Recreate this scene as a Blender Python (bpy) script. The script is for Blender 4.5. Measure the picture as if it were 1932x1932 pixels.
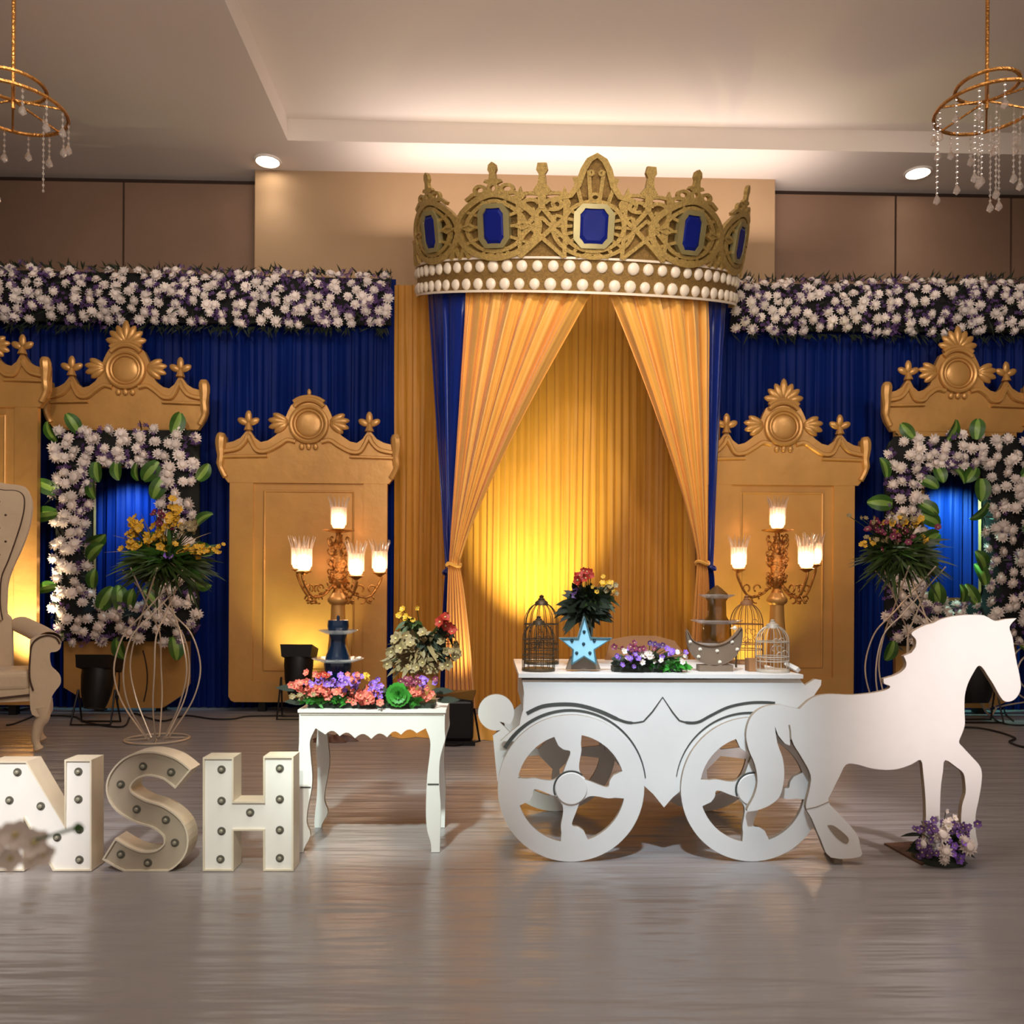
import bpy, bmesh, math, random
from mathutils import Vector, Matrix
from mathutils.geometry import tessellate_polygon
PI = math.pi
for o in list(bpy.data.objects): bpy.data.objects.remove(o)
scene = bpy.context.scene
C = scene.collection
# ------------------------------------------------------------------ camera
F = 1580.0; HZ = 1122.0; H = 1.05
cd = bpy.data.cameras.new('camera'); cam = bpy.data.objects.new('camera', cd); C.objects.link(cam)
cd.sensor_width = 36; cd.lens = F / 1932 * 36
cd.shift_y = (HZ - 966) / 1932
cd.clip_end = 100; cd.clip_start = 0.05
R3 = Matrix.Rotation(math.radians(-1.4), 3, 'Z') @ Matrix.Rotation(math.radians(90), 3, 'X') @ Matrix.Rotation(math.radians(0.34), 3, 'Z')
cam.matrix_world = Matrix.Translation((0, 0, H)) @ R3.to_4x4()
scene.camera = cam
cd.dof.use_dof = True; cd.dof.focus_distance = 4.6; cd.dof.aperture_fstop = 2.8
# ------------------------------------------------------------------ world, exposure
vs = scene.view_settings
vs.view_transform = 'Standard'; vs.look = 'None'; vs.exposure = 1.0; vs.gamma = 1.0; vs.use_curve_mapping = False
w = bpy.data.worlds.new('world'); scene.world = w; w.use_nodes = True
w.node_tree.nodes['Background'].inputs[0].default_value = (1.0, 0.80, 0.66, 1)
w.node_tree.nodes['Background'].inputs[1].default_value = 0.22

def P(px, py, Y):
    d = R3 @ Vector(((px - 966) / F, (HZ - py) / F, -1))
    t = Y / d.y
    return Vector((d.x * t, Y, H + d.z * t))
def G(px, py, z=0.0):
    d = R3 @ Vector(((px - 966) / F, (HZ - py) / F, -1))
    t = (z - H) / d.z
    return Vector((d.x * t, d.y * t, z))

def light(kind, name, loc, target, energy, color, size=0.3, angle=60, blend=0.6, sizey=None):
    ld = bpy.data.lights.new(name, kind); ld.energy = energy; ld.color = color
    if kind == 'SPOT':
        ld.spot_size = math.radians(angle); ld.spot_blend = blend; ld.shadow_soft_size = size
    elif kind == 'AREA':
        ld.size = size
        if sizey: ld.shape = 'RECTANGLE'; ld.size_y = sizey
    else: ld.shadow_soft_size = size
    o = bpy.data.objects.new(name, ld); C.objects.link(o); o.location = loc
    if target is not None:
        o.rotation_euler = (Vector(target) - Vector(loc)).to_track_quat('-Z', 'Y').to_euler()
    return o
WARM = (1.0, 0.74, 0.50); WW = (1.0, 0.86, 0.76); COOL = (0.72, 0.88, 1.0)
# hall ceiling light for general fill, added ceiling fills, and stage spots
light('AREA', 'hall_ceiling_light', (0.2, 2.4, 5.1), (0.2, 4.6, 0), 84, (1.0, 0.86, 0.74), 3.5, sizey=2.0)
light('AREA', 'added_ceiling_bounce', (0.9, 7.85, 4.6), (0.9, 7.95, 6), 15, (1.0, 0.86, 0.80), 4.2, sizey=.5)  # added upward fill that brightens the ceiling strip near the wall
light('AREA', 'added_ceiling_fill', (0.2, 2.0, 3.2), (0.2, 7.5, 5.4), 38, (1.0, 0.90, 0.87), 3.0, sizey=1.0)  # added unseen area lamp, lifts the darker parts of the ceiling
light('SPOT', 'cart_spot', (0.2, 0.9, 3.6), P(1235, 1310, 3.35), 400, COOL, 0.10, 23, 1.0)
light('SPOT', 'horse_spot', (2.9, 0.6, 2.6), P(1800, 1310, 3.3), 300, (1.0, 0.88, 0.87), 0.10, 18.5, 1.0)
light('SPOT', 'planter_spot', (-0.9, 0.9, 3.4), P(700, 1325, 3.45), 500, (0.84, 1.0, 0.93), 0.10, 19, 1.0)
light('SPOT', 'letter_spot', (-1.5, 1.0, 2.2), P(20, 1500, 3.2), 230, (1.0, 0.97, 0.92), 0.08, 20, 1.0)
light('SPOT', 'letter_h_spot', (-0.5, 1.0, 2.2), P(480, 1520, 3.2), 130, (0.97, 1.0, 0.88), 0.08, 17, 1.0)
light('SPOT', 'drape_spot', (0.9, 2.6, 4.6), P(1090, 780, 6.7), 150, (1.0, 0.86, 0.68), 0.2, 44, 0.9)
light('SPOT', 'crown_spot', (0.3, 2.4, 2.2), P(1090, 440, 6.4), 36, (1.0, 0.90, 0.76), 0.2, 80, 0.9)
light('SPOT', 'curtain_uplight', P(1008, 1338, 6.75), P(1010, 1000, 7.68), 400, (1.0, 1.0, 0.5), 0.05, 50, 1.0)
light('SPOT', 'left_door_uplight', P(560, 1322, 7.1), P(578, 1100, 7.45), 62, (0.96, 0.92, 0.40), 0.05, 80, 1.0)
light('SPOT', 'right_door_uplight', P(1395, 1322, 7.05), P(1410, 1120, 7.45), 48, (1.0, 0.88, 0.30), 0.05, 80, 1.0)
light('SPOT', 'edge_panel_uplight', P(30, 1330, 6.8), P(48, 1080, 7.35), 300, (1.0, 0.80, 0.52), 0.05, 44, 1.0)
light('SPOT', 'tie_uplight', P(905, 1330, 6.35), P(862, 1120, 6.7), 24, (1.0, 0.86, 0.40), 0.05, 60, 1.0)
light('SPOT', 'left_opening_light', P(239, 893, 7.40), P(248, 1010, 7.71), 30, (0.35, 0.78, 1.0), 0.03, 100, 1.0)
light('SPOT', 'right_opening_light', P(1798, 900, 7.38), P(1798, 1040, 7.71), 72, (0.35, 1.0, 0.85), 0.03, 105, 1.0)
light('SPOT', 'flower_strip_spot_left', (-2.6, 3.4, 4.4), P(300, 555, 7.4), 95, (1.0, 0.90, 0.80), 0.2, 60, 0.9)
light('SPOT', 'flower_strip_spot_right', (3.8, 3.4, 4.4), P(1680, 570, 7.4), 95, (1.0, 0.90, 0.80), 0.2, 60, 0.9)

# ------------------------------------------------------------------ materials
def lin(c): return tuple((x / 255 / 12.92) if x / 255 <= 0.04045 else ((x / 255 + 0.055) / 1.055) ** 2.4 for x in c)
MATS = {}
def mat(name, col, rough=0.5, metal=0.0, var=0.12, scale=6.0, bump=0.0, bscale=40.0, bstretch=None, emit=0, sheen=0, coat=0, randobj=0.0, trans=0, spec=None):
    m = bpy.data.materials.new(name); m.use_nodes = True
    nt = m.node_tree; N = nt.nodes; L = nt.links; b = N['Principled BSDF']
    c = lin(col)
    b.inputs['Roughness'].default_value = rough; b.inputs['Metallic'].default_value = metal
    tc = N.new('ShaderNodeTexCoord')
    nz = N.new('ShaderNodeTexNoise'); nz.inputs['Scale'].default_value = scale; nz.inputs['Detail'].default_value = 4
    L.new(tc.outputs['Object'], nz.inputs['Vector'])
    mr = N.new('ShaderNodeMapRange'); mr.inputs[1].default_value = 0.3; mr.inputs[2].default_value = 0.7
    mr.inputs[3].default_value = 1 - var; mr.inputs[4].default_value = 1 + var
    L.new(nz.outputs[0], mr.inputs[0])
    fac = mr.outputs[0]
    if randobj:
        oi = N.new('ShaderNodeObjectInfo')
        r2 = N.new('ShaderNodeMapRange'); r2.inputs[3].default_value = 1 - randobj; r2.inputs[4].default_value = 1 + randobj * .4
        L.new(oi.outputs['Random'], r2.inputs[0])
        mm = N.new('ShaderNodeMath'); mm.operation = 'MULTIPLY'; L.new(fac, mm.inputs[0]); L.new(r2.outputs[0], mm.inputs[1]); fac = mm.outputs[0]
    vm = N.new('ShaderNodeVectorMath'); vm.operation = 'SCALE'; vm.inputs[0].default_value = c
    L.new(fac, vm.inputs['Scale']); L.new(vm.outputs[0], b.inputs['Base Color'])
    if bump:
        n2 = N.new('ShaderNodeTexNoise'); n2.inputs['Scale'].default_value = bscale; n2.inputs['Detail'].default_value = 3
        src = tc.outputs['Object']
        if bstretch:
            mp = N.new('ShaderNodeMapping'); mp.inputs['Scale'].default_value = bstretch; L.new(src, mp.inputs[0]); src = mp.outputs[0]
        L.new(src, n2.inputs['Vector'])
        bp = N.new('ShaderNodeBump'); bp.inputs['Strength'].default_value = bump; bp.inputs['Distance'].default_value = 0.02
        L.new(n2.outputs[0], bp.inputs['Height']); L.new(bp.outputs[0], b.inputs['Normal'])
    if emit:
        b.inputs['Emission Color'].default_value = (*c, 1); b.inputs['Emission Strength'].default_value = emit
    if sheen: b.inputs['Sheen Weight'].default_value = sheen
    if coat: b.inputs['Coat Weight'].default_value = coat; b.inputs['Coat Roughness'].default_value = 0.15
    if trans: b.inputs['Transmission Weight'].default_value = trans
    if spec is not None: b.inputs['Specular IOR Level'].default_value = spec
    MATS[name] = m
    return m
def glassy(name, col, clear=0.55, diff=0.25, rough=0.1):
    m = bpy.data.materials.new(name); m.use_nodes = True; nt = m.node_tree; N = nt.nodes; L = nt.links
    N.remove(N['Principled BSDF']); out = N['Material Output']; c = (*lin(col), 1)
    t = N.new('ShaderNodeBsdfTransparent'); t.inputs[0].default_value = c
    d = N.new('ShaderNodeBsdfTranslucent'); d.inputs[0].default_value = c
    g = N.new('ShaderNodeBsdfGlossy'); g.inputs[0].default_value = (1, 1, 1, 1); g.inputs['Roughness'].default_value = rough
    m1 = N.new('ShaderNodeMixShader'); m1.inputs[0].default_value = diff / (diff + clear); L.new(t.outputs[0], m1.inputs[1]); L.new(d.outputs[0], m1.inputs[2])
    m2 = N.new('ShaderNodeMixShader'); m2.inputs[0].default_value = 1 - clear - diff; L.new(m1.outputs[0], m2.inputs[1]); L.new(g.outputs[0], m2.inputs[2])
    L.new(m2.outputs[0], out.inputs[0]); MATS[name] = m; return m
M_white = mat('white_paint', (228, 226, 222), 0.40, var=0.03, scale=5, bump=0.03, bscale=30)
M_edge = mat('board_edge', (150, 134, 116), 0.7, var=0.1, bump=0.2)
M_groove = mat('dark_groove', (70, 72, 68), 0.8)
M_gold = mat('gold_paint', (198, 148, 82), 0.36, 0.35, var=0.10, scale=3, bump=0.15, bscale=12)
M_gold2 = mat('antique_gold_metal', (176, 122, 60), 0.28, 0.75, var=0.2, scale=20, bump=0.5, bscale=60)
M_crown = mat('gold_glitter', (182, 152, 86), 0.45, 0.4, var=0.22, scale=60, bump=0.5, bscale=150)
M_crownb = mat('gold_glitter_backing', (140, 108, 54), 0.6, 0.3, var=0.25, scale=60, bump=0.5, bscale=150)
M_gem = mat('blue_gem', (18, 30, 112), 0.45, 0.0, var=0.08, spec=0.15)
M_bezel = mat('gem_bezel', (158, 146, 100), 0.35, 0.4)
M_pearl = mat('pearl', (240, 226, 204), 0.3, var=0.03, coat=0.3)
M_blue = mat('royal_blue_cloth', (3, 28, 94), 0.6, var=0.22, scale=2, spec=0.12)
M_amber = mat('amber_cloth', (230, 170, 76), 0.55, var=0.06, scale=3, sheen=0.2)
M_amber2 = mat('amber_backdrop_cloth', (182, 124, 36), 0.6, var=0.06, scale=3, sheen=0.1)
M_wallp = mat('padded_wall_panel', (126, 98, 78), 0.8, var=0.08, scale=1.5, bump=0.1)
M_wallc = mat('wall_paint', (160, 130, 96), 0.75, var=0.06, scale=1.2)
M_gap = mat('panel_gap', (52, 34, 24), 0.9)
M_ceil = mat('ceiling_paint', (226, 214, 202), 0.8, var=0.03, scale=0.6)
M_black = mat('black_metal', (18, 16, 18), 0.45, 0.3)
M_cable = mat('black_rubber', (22, 18, 18), 0.6)
M_brown = mat('brown_wood', (84, 54, 40), 0.5, var=0.2, bump=0.2)
M_cream = mat('cream_upholstery', (204, 180, 148), 0.6, var=0.06, bump=0.1, sheen=0.3)
M_pipe = mat('brown_piping', (72, 48, 34), 0.6)
M_wire = mat('white_wire', (200, 184, 164), 0.35, 0.3)
M_cage = mat('dark_iron_wire', (84, 70, 52), 0.45, 0.5)
M_cagew = mat('whitewashed_wire', (196, 184, 168), 0.45, 0.3)
M_mum = mat('white_petals', (236, 222, 212), 0.6, var=0.05, randobj=0.22)
M_mumc = mat('flower_centre', (206, 192, 130), 0.7)
M_purple = mat('purple_petals', (88, 56, 112), 0.6, var=0.3, scale=30)
M_leafd = mat('dark_foliage', (30, 40, 24), 0.6, var=0.4, scale=12)
M_foam = mat('dark_foam', (12, 14, 12), 0.9)
M_fern = mat('olive_fern', (52, 70, 28), 0.5, var=0.35, scale=12)
M_satin = mat('blue_satin', (14, 40, 124), 0.32, var=0.1, scale=2, spec=0.4)
M_leaf = mat('green_leaf', (52, 90, 28), 0.4, var=0.3, scale=14)
M_leafs = mat('leaf_stripe', (124, 158, 70), 0.4, var=0.2)
M_bright = mat('bright_green_leaf', (58, 138, 46), 0.35, var=0.3, scale=20)
M_yellow = mat('yellow_petals', (216, 166, 40), 0.6, var=0.2, scale=30)
M_coral = mat('coral_petals', (226, 112, 96), 0.6, var=0.2, scale=30)
M_violet = mat('violet_petals', (140, 96, 200), 0.6, var=0.3, scale=30)
M_magenta = mat('maroon_petals', (120, 40, 70), 0.6, var=0.3, scale=30)
M_red = mat('red_petals', (170, 46, 30), 0.6, var=0.2, scale=30)
M_creamp = mat('cream_petals', (138, 120, 84), 0.6, var=0.2, scale=30)
M_navy = mat('navy_glaze', (6, 26, 48), 0.15, coat=0.5)
M_star = mat('sky_blue_paint', (158, 214, 236), 0.4)
M_steel = mat('teal_edge', (70, 110, 120), 0.4)
M_bulb = mat('bulb_glass', (136, 132, 116), 0.15, coat=0.4)
M_sock = mat('dark_socket', (84, 82, 72), 0.7)
M_sockb = mat('blue_socket', (24, 62, 78), 0.4)
M_bulbw = mat('white_bulb', (230, 222, 206), 0.2)
M_moon = mat('taupe_paint', (120, 100, 82), 0.5)
M_brownbox = mat('tan_board', (150, 104, 64), 0.6, var=0.15)
M_grey = mat('grey_letter_face', (176, 164, 146), 0.45, var=0.05)
M_rim = mat('letter_rim', (214, 204, 184), 0.35)
M_olive = glassy('smoked_acrylic', (196, 176, 124), 0.60, 0.30, 0.1)
M_acryl = glassy('clear_acrylic', (235, 235, 235), 0.62, 0.13, 0.05)
M_glass = glassy('cut_glass', (255, 240, 230), 0.40, 0.42, 0.12)
M_crystal = glassy('crystal', (250, 245, 240), 0.45, 0.25, 0.08)
M_lamp = mat('lamp_filament', (255, 214, 176), 0.5, emit=11, var=0)
M_down = mat('downlight_lens', (255, 240, 220), 0.5, emit=9, var=0)
# floor: vinyl stage sheet with cross ripples
M_floor = mat('taupe_vinyl_sheet', (144, 140, 140), 0.27, var=0.08, scale=0.8, bump=0.8, bscale=1.0, bstretch=(1.3, 11, 1))
# ------------------------------------------------------------------ mesh helpers
class MB:
    def __init__(s): s.v = []; s.f = []; s.mi = []; s.k = 0
    def add(s, vs, fs, mi=None):
        n = len(s.v); s.v += [Vector(x) for x in vs]; s.f += [tuple(i + n for i in f) for f in fs]
        s.mi += [s.k if mi is None else mi] * len(fs); return s
    def box(s, a, b):
        x0, y0, z0 = a; x1, y1, z1 = b
        return s.add([(x0, y0, z0), (x1, y0, z0), (x1, y1, z0), (x0, y1, z0), (x0, y0, z1), (x1, y0, z1), (x1, y1, z1), (x0, y1, z1)],
                     [(0, 3, 2, 1), (4, 5, 6, 7), (0, 1, 5, 4), (1, 2, 6, 5), (2, 3, 7, 6), (3, 0, 4, 7)])
    def tube(s, pts, r, n=8, closed=False, caps=True):
        pts = [Vector(p) for p in pts]; m = len(pts)
        rs = r if isinstance(r, (list, tuple)) else [r] * m
        vs = []; up = None
        for i, p in enumerate(pts):
            if closed: t = pts[(i + 1) % m] - pts[i - 1]
            else: t = pts[min(i + 1, m - 1)] - pts[max(i - 1, 0)]
            if t.length < 1e-9: t = Vector((0, 0, 1))
            t.normalize()
            if up is None: up = Vector((0, 0, 1)) if abs(t.z) < .9 else Vector((0, 1, 0))
            a = up - t * up.dot(t)
            if a.length < 1e-6: a = t.orthogonal()
            a.normalize(); up = a; b = t.cross(a)
            for k in range(n):
                an = 2 * PI * k / n; vs.append(p + (a * math.cos(an) + b * math.sin(an)) * rs[i])
        fs = []
        for i in range(m if closed else m - 1):
            j = (i + 1) % m
            for k in range(n): fs.append((i * n + k, i * n + (k + 1) % n, j * n + (k + 1) % n, j * n + k))
        if caps and not closed: fs += [tuple(range(n - 1, -1, -1)), tuple((m - 1) * n + k for k in range(n))]
        return s.add(vs, fs)
    def lathe(s, prof, c=(0, 0, 0), n=20, sx=1, sy=1):
        vs = []; fs = []; c = Vector(c)
        for r, z in prof:
            for k in range(n):
                a = 2 * PI * k / n; vs.append(c + Vector((r * math.cos(a) * sx, r * math.sin(a) * sy, z)))
        for i in range(len(prof) - 1):
            for k in range(n): fs.append((i * n + k, i * n + (k + 1) % n, (i + 1) * n + (k + 1) % n, (i + 1) * n + k))
        if prof[0][0] > 1e-4: fs.append(tuple(range(n - 1, -1, -1)))
        if prof[-1][0] > 1e-4: fs.append(tuple((len(prof) - 1) * n + k for k in range(n)))
        return s.add(vs, fs)
    def ell(s, c, r, n=10, m=6, rot=None):
        vs = []; fs = []; c = Vector(c)
        for i in range(m + 1):
            ph = -PI / 2 + PI * i / m
            for k in range(n):
                a = 2 * PI * k / n
                q = Vector((r[0] * math.cos(ph) * math.cos(a), r[1] * math.cos(ph) * math.sin(a), r[2] * math.sin(ph)))
                if rot: q = rot @ q
                vs.append(c + q)
        for i in range(m):
            for k in range(n): fs.append((i * n + k, i * n + (k + 1) % n, (i + 1) * n + (k + 1) % n, (i + 1) * n + k))
        return s.add(vs, fs)
    def plate(s, conts, y0, y1, side=None, mp=None):
        """flat board in the x-z plane: conts = [outer, hole, ...] of (x, z), from y0 to y1"""
        polys = [[Vector((x, z, 0)) for x, z in c] for c in conts]
        tris = tessellate_polygon(polys)
        flat = [p for c in conts for p in c]; n = len(flat)
        vs = [Vector((x, y0, z)) for x, z in flat] + [Vector((x, y1, z)) for x, z in flat]
        s.add(vs, [t for t in tris] + [(t[2] + n, t[1] + n, t[0] + n) for t in tris])
        fs = []; o = 0
        for c in conts:
            m = len(c)
            for i in range(m):
                j = (i + 1) % m; fs.append((o + i, o + j, o + j + n, o + i + n))
            o += m
        return s.add(vs, fs, side)
    def grid(s, fn, nu, nv, closed_u=False):
        vs = [fn(i / nu, j / nv) for j in range(nv + 1) for i in range(nu + 1)]
        fs = [(j * (nu + 1) + i, j * (nu + 1) + i + 1, (j + 1) * (nu + 1) + i + 1, (j + 1) * (nu + 1) + i) for j in range(nv) for i in range(nu)]
        return s.add(vs, fs)
    def mesh(s, name, mats, off=None, smooth=False):
        me = bpy.data.meshes.new(name)
        vs = s.v if off is None else [v - off for v in s.v]
        me.from_pydata(vs, [], s.f)
        for m in (mats if isinstance(mats, (list, tuple)) else [mats]): me.materials.append(m)
        if any(s.mi): me.polygons.foreach_set('material_index', s.mi)
        bm = bmesh.new(); bm.from_mesh(me)
        bmesh.ops.remove_doubles(bm, verts=bm.verts, dist=1e-5)
        bmesh.ops.recalc_face_normals(bm, faces=bm.faces); bm.to_mesh(me); bm.free()
        if smooth:
            me.polygons.foreach_set('use_smooth', [True] * len(me.polygons))
            try: me.set_sharp_from_angle(angle=math.radians(40))
            except Exception: pass
        me.update(); return me
def wloc(o):
    v = Vector((0, 0, 0))
    while o: v = v + o.location; o = o.parent
    return v
def tag(o, label=None, cat=None, group=None, kind=None):
    if label: o['label'] = label
    if cat: o['category'] = cat
    if group: o['group'] = group
    if kind: o['kind'] = kind
    return o
def thing(name, loc, label, cat, group=None):
    o = bpy.data.objects.new(name, None); C.objects.link(o); o.location = loc; o.empty_display_size = 0.1
    return tag(o, label, cat, group)
def obj(name, mb, mats, parent=None, smooth=True, loc=None, label=None, kind=None):
    """mb holds world coordinates; the object sits at its parent's origin (or at loc)"""
    pw = wloc(parent) if parent else Vector((0, 0, 0))
    org = Vector(loc) if loc is not None else pw
    o = bpy.data.objects.new(name, mb.mesh(name, mats, org, smooth)); C.objects.link(o)
    o.parent = parent; o.location = org - pw
    return tag(o, label, None, None, kind)
def inst(name, me, loc, parent, rot=None, scale=1.0, label=None):
    o = bpy.data.objects.new(name, me); C.objects.link(o); o.parent = parent
    o.location = Vector(loc) - (wloc(parent) if parent else Vector((0, 0, 0)))
    if rot is not None: o.rotation_euler = rot
    o.scale = (scale, scale, scale) if not isinstance(scale, tuple) else scale
    return tag(o, label)
def cr(pts, n=6, closed=False):
    pts = [Vector(p) for p in pts]; m = len(pts); out = []
    rng = range(m) if closed else range(m - 1)
    for i in rng:
        if closed: p0, p1, p2, p3 = pts[i - 1], pts[i], pts[(i + 1) % m], pts[(i + 2) % m]
        else: p0, p1, p2, p3 = pts[max(i - 1, 0)], pts[i], pts[i + 1], pts[min(i + 2, m - 1)]
        for k in range(n):
            t = k / n
            out.append(0.5 * ((2 * p1) + (p2 - p0) * t + (2 * p0 - 5 * p1 + 4 * p2 - p3) * t * t + (3 * p1 - p0 - 3 * p2 + p3) * t ** 3))
    if not closed: out.append(pts[-1].copy())
    return out
def xz(p): return (p.x, p.z)
def circ(cx, cz, r, n=32, a0=0, a1=2 * PI, rz=None):
    full = abs(a1 - a0 - 2 * PI) < 1e-6
    return [(cx + r * math.cos(a0 + (a1 - a0) * k / (n if full else n - 1)), cz + (rz or r) * math.sin(a0 + (a1 - a0) * k / (n if full else n - 1))) for k in range(n)]
def struct(name, mb, m, parent=None, smooth=False, kind=True):
    o = obj(name, mb, m, parent, smooth)
    if kind and parent is None: o['kind'] = 'structure'
    return o
# ------------------------------------------------------------------ room
XL, XR = -9.0, 9.5
b = MB().box((XL, -3, -0.1), (XR, 9.2, 0)); struct('floor', b, M_floor)
WZ = 5.215
YC = 8.30; YS = 8.48
xc0 = P(481, 400, YC).x; xc1 = P(1462, 400, YC).x
wb = bpy.data.objects.new('wall_back', None); C.objects.link(wb); wb['kind'] = 'structure'
obj('wall_body', MB().box((XL, YS + 0.05, 0), (XR, 9.2, WZ + .3)), M_gap, wb, False)
obj('projecting_bay', MB().box((xc0, YC, 0), (xc1, YS + 0.06, WZ + .02)), M_wallc, wb, False)
edges = [(-330, -30), (-27, 231), (235, 480)]
for a, c in edges:
    xa = P(a, 400, YS).x; xb = P(c, 400, YS).x
    if c == 480: xb = xc0 - .004
    if xa < XL: xa = XL
    obj('wall_panel', MB().box((xa, YS, 0.01), (xb, YS + 0.052, WZ - 0.06)), M_wallp, wb, False)
for a, c in [(1464, 1688), (1692, 1906), (1910, 2140)]:
    xa = P(a, 400, YS).x; xb = min(P(c, 400, YS).x, XR)
    if a == 1464: xa = xc1 + .004
    obj('wall_panel', MB().box((xa, YS, 0.01), (xb, YS + 0.052, WZ - 0.06)), M_wallp, wb, False)
struct('wall_left', MB().box((XL - .1, -3, 0), (XL, 9.2, 5.5)), M_wallc)
struct('wall_right', MB().box((XR, -3, 0), (XR + .1, 9.2, 5.5)), M_wallc)
# ceiling with a long shallow coffer
cb = MB()
cy0, cy1 = 4.6, 7.75; cx0, cx1 = -1.9, 8.4
cb.box((XL, cy1, WZ), (XR, 9.2, WZ + .25)); cb.box((XL, -3, WZ), (XR, cy0, WZ + .25))
cb.box((XL, cy0, WZ), (cx0, cy1, WZ + .25)); cb.box((cx1, cy0, WZ), (XR, cy1, WZ + .25))
cb.box((XL, -3, WZ + .2), (XR, 9.2, WZ + .3))
struct('ceiling', cb, M_ceil)
# down lights
def downlight(px, py, label, r=0.125):
    d = R3 @ Vector(((px - 966) / F, (HZ - py) / F, -1)); t = (WZ - H) / d.z
    p = Vector((d.x * t, d.y * t, WZ))
    th = thing('downlight', p, label, 'ceiling light', 'round downlights')
    obj('lens', MB().lathe([(0.001, -.012), (r * .86, -.012), (r * .86, -.002)], p, 24), M_down, th)
    q = MB(); q.lathe([(r * .87, -.001), (r * .87, -.016), (r, -.016), (r * 1.06, -.001)], p, 24); obj('trim_ring', q, M_ceil, th)
    light('SPOT', 'downlight_beam', p + Vector((0, 0, -.03)), p + Vector((0, 0, -3)), 9, (1, .88, .72), .08, 100, 1.0)
downlight(505, 303, 'round recessed downlight left of the crown, above the wall panel edge')
downlight(1732, 325, 'round recessed downlight right of the crown beside the crystal chandelier')

# ------------------------------------------------------------------ curtains
def pleat_sheet(name, x0, x1, z0, z1, Y, m, label, amp=0.028, per=0.085, seed=1, cat='curtain', group=None):
    rnd = random.Random(seed); base = Vector(((x0 + x1) / 2, Y, z0))
    # irregular pleats
    xs = [x0]; ph = [0.0]
    n = int((x1 - x0) / 0.014); w1 = [rnd.uniform(0, 6.28) for _ in range(5)]
    def off(x): 
        a = 2 * PI * x / per + 1.2 * math.sin(x * 3.1 + w1[0]) + .8 * math.sin(x * 7.3 + w1[1])
        return amp * (0.55 * math.sin(a) + .3 * math.sin(2.2 * a + w1[2]) + .35 * math.sin(x * 5 + w1[3]))
    def fn(u, v):
        x = x0 + (x1 - x0) * u; z = z1 + (z0 - z1) * v
        return Vector((x + .006 * math.sin(v * 5 + x * 9), Y + off(x + .02 * v * math.sin(x * 2)) * (0.6 + .5 * v), z))
    o = obj(name, MB().grid(fn, n, 10), m, None, True, loc=base)
    tag(o, label, cat, group); return o
YB = 7.72
zt = P(100, 570, YB).z
xa = P(-130, 600, YB).x; xb = P(748, 600, YB).x; xd = P(1352, 600, YB).x; xe = P(2080, 600, YB).x
pleat_sheet('blue_curtain', xa, xb, 0.005, P(300, 520, YB).z, YB, M_blue, 'royal blue pleated curtain covering the left half of the backdrop', seed=3)
pleat_sheet('blue_curtain', xd, xe, 0.005, P(1650, 545, YB).z, YB, M_blue, 'royal blue pleated curtain covering the right half of the backdrop', seed=4)
pleat_sheet('amber_curtain', xb - .01, xd + .02, 0.005, P(770, 536, YB - .06).z, YB - .035, M_amber2, 'amber pleated curtain hanging behind the crown canopy and dessert cart', seed=7, per=.07, amp=.022)

# ------------------------------------------------------------------ crown canopy
CY = 7.62; R0 = 1.42; TILT = math.radians(16.6)
CX = P(1084, 500, CY).x; CZ = 3.715
ct, st = math.cos(TILT), math.sin(TILT); BH = .245
def K(th, v, n=0.0):
    """crown surface: th degrees around from the front, v height above hem, n outwards"""
    if v > BH: v = BH + (v - BH) * .74
    a = math.radians(th); R = R0 + .10 * max(v - .2, 0) + n
    x = math.sin(a) * R; y = -math.cos(a) * R
    return Vector((CX + x - .012 * 0, CY + y * ct - v * st, CZ + y * st + v * ct - 0.028 * math.sin(a)))
DG = 180 / PI / R0   # degrees per metre of arc
def ribbon(mb, th0, pts, w=.026, n0=.004, n1=.03, closed=False):
    w = w * 1.25
    m = len(pts); vs = []; fs = []
    for i in range(m):
        if closed: q = Vector(pts[(i + 1) % m]) - Vector(pts[i - 1])
        else: q = Vector(pts[min(i + 1, m - 1)]) - Vector(pts[max(i - 1, 0)])
        if q.length < 1e-9: q = Vector((1, 0))
        q.normalize(); nn = Vector((-q.y, q.x)) * w / 2; p = Vector(pts[i])
        for (a, nv) in ((p - nn, n0), (p + nn, n0), (p + nn, n1), (p - nn, n1)):
            vs.append(K(th0 + a.x * DG, a.y, nv))
    for i in range(m if closed else m - 1):
        j = (i + 1) % m
        for k in range(4): fs.append((i * 4 + k, i * 4 + (k + 1) % 4, j * 4 + (k + 1) % 4, j * 4 + k))
    if not closed: fs += [(3, 2, 1, 0), tuple((m - 1) * 4 + k for k in range(4))]
    mb.add(vs, fs)
def fillshape(mb, th0, pts, n0=.0, n1=.02):
    polys = [[Vector((x, y, 0)) for x, y in pts]]; tr = tessellate_polygon(polys); n = len(pts)
    vs = [K(th0 + x * DG, y, n0) for x, y in pts] + [K(th0 + x * DG, y, n1) for x, y in pts]
    mb.add(vs, [tuple(t) for t in tr] + [(t[2] + n, t[1] + n, t[0] + n) for t in tr] + [(i, (i + 1) % n, (i + 1) % n + n, i + n) for i in range(n)])
def el(cx, cy, a, b_, n=28, a0=0, a1=360):
    full = abs(a1 - a0 - 360) < 1e-6
    return [(cx + a * math.cos(math.radians(a0 + (a1 - a0) * k / (n if full else n - 1))), cy + b_ * math.sin(math.radians(a0 + (a1 - a0) * k / (n if full else n - 1)))) for k in range(n)]
crown = thing('crown_canopy', Vector((CX, CY - .7, CZ - .2)), 'giant gold crown canopy with blue gems and pearls over the amber drapes', 'crown canopy')
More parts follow.
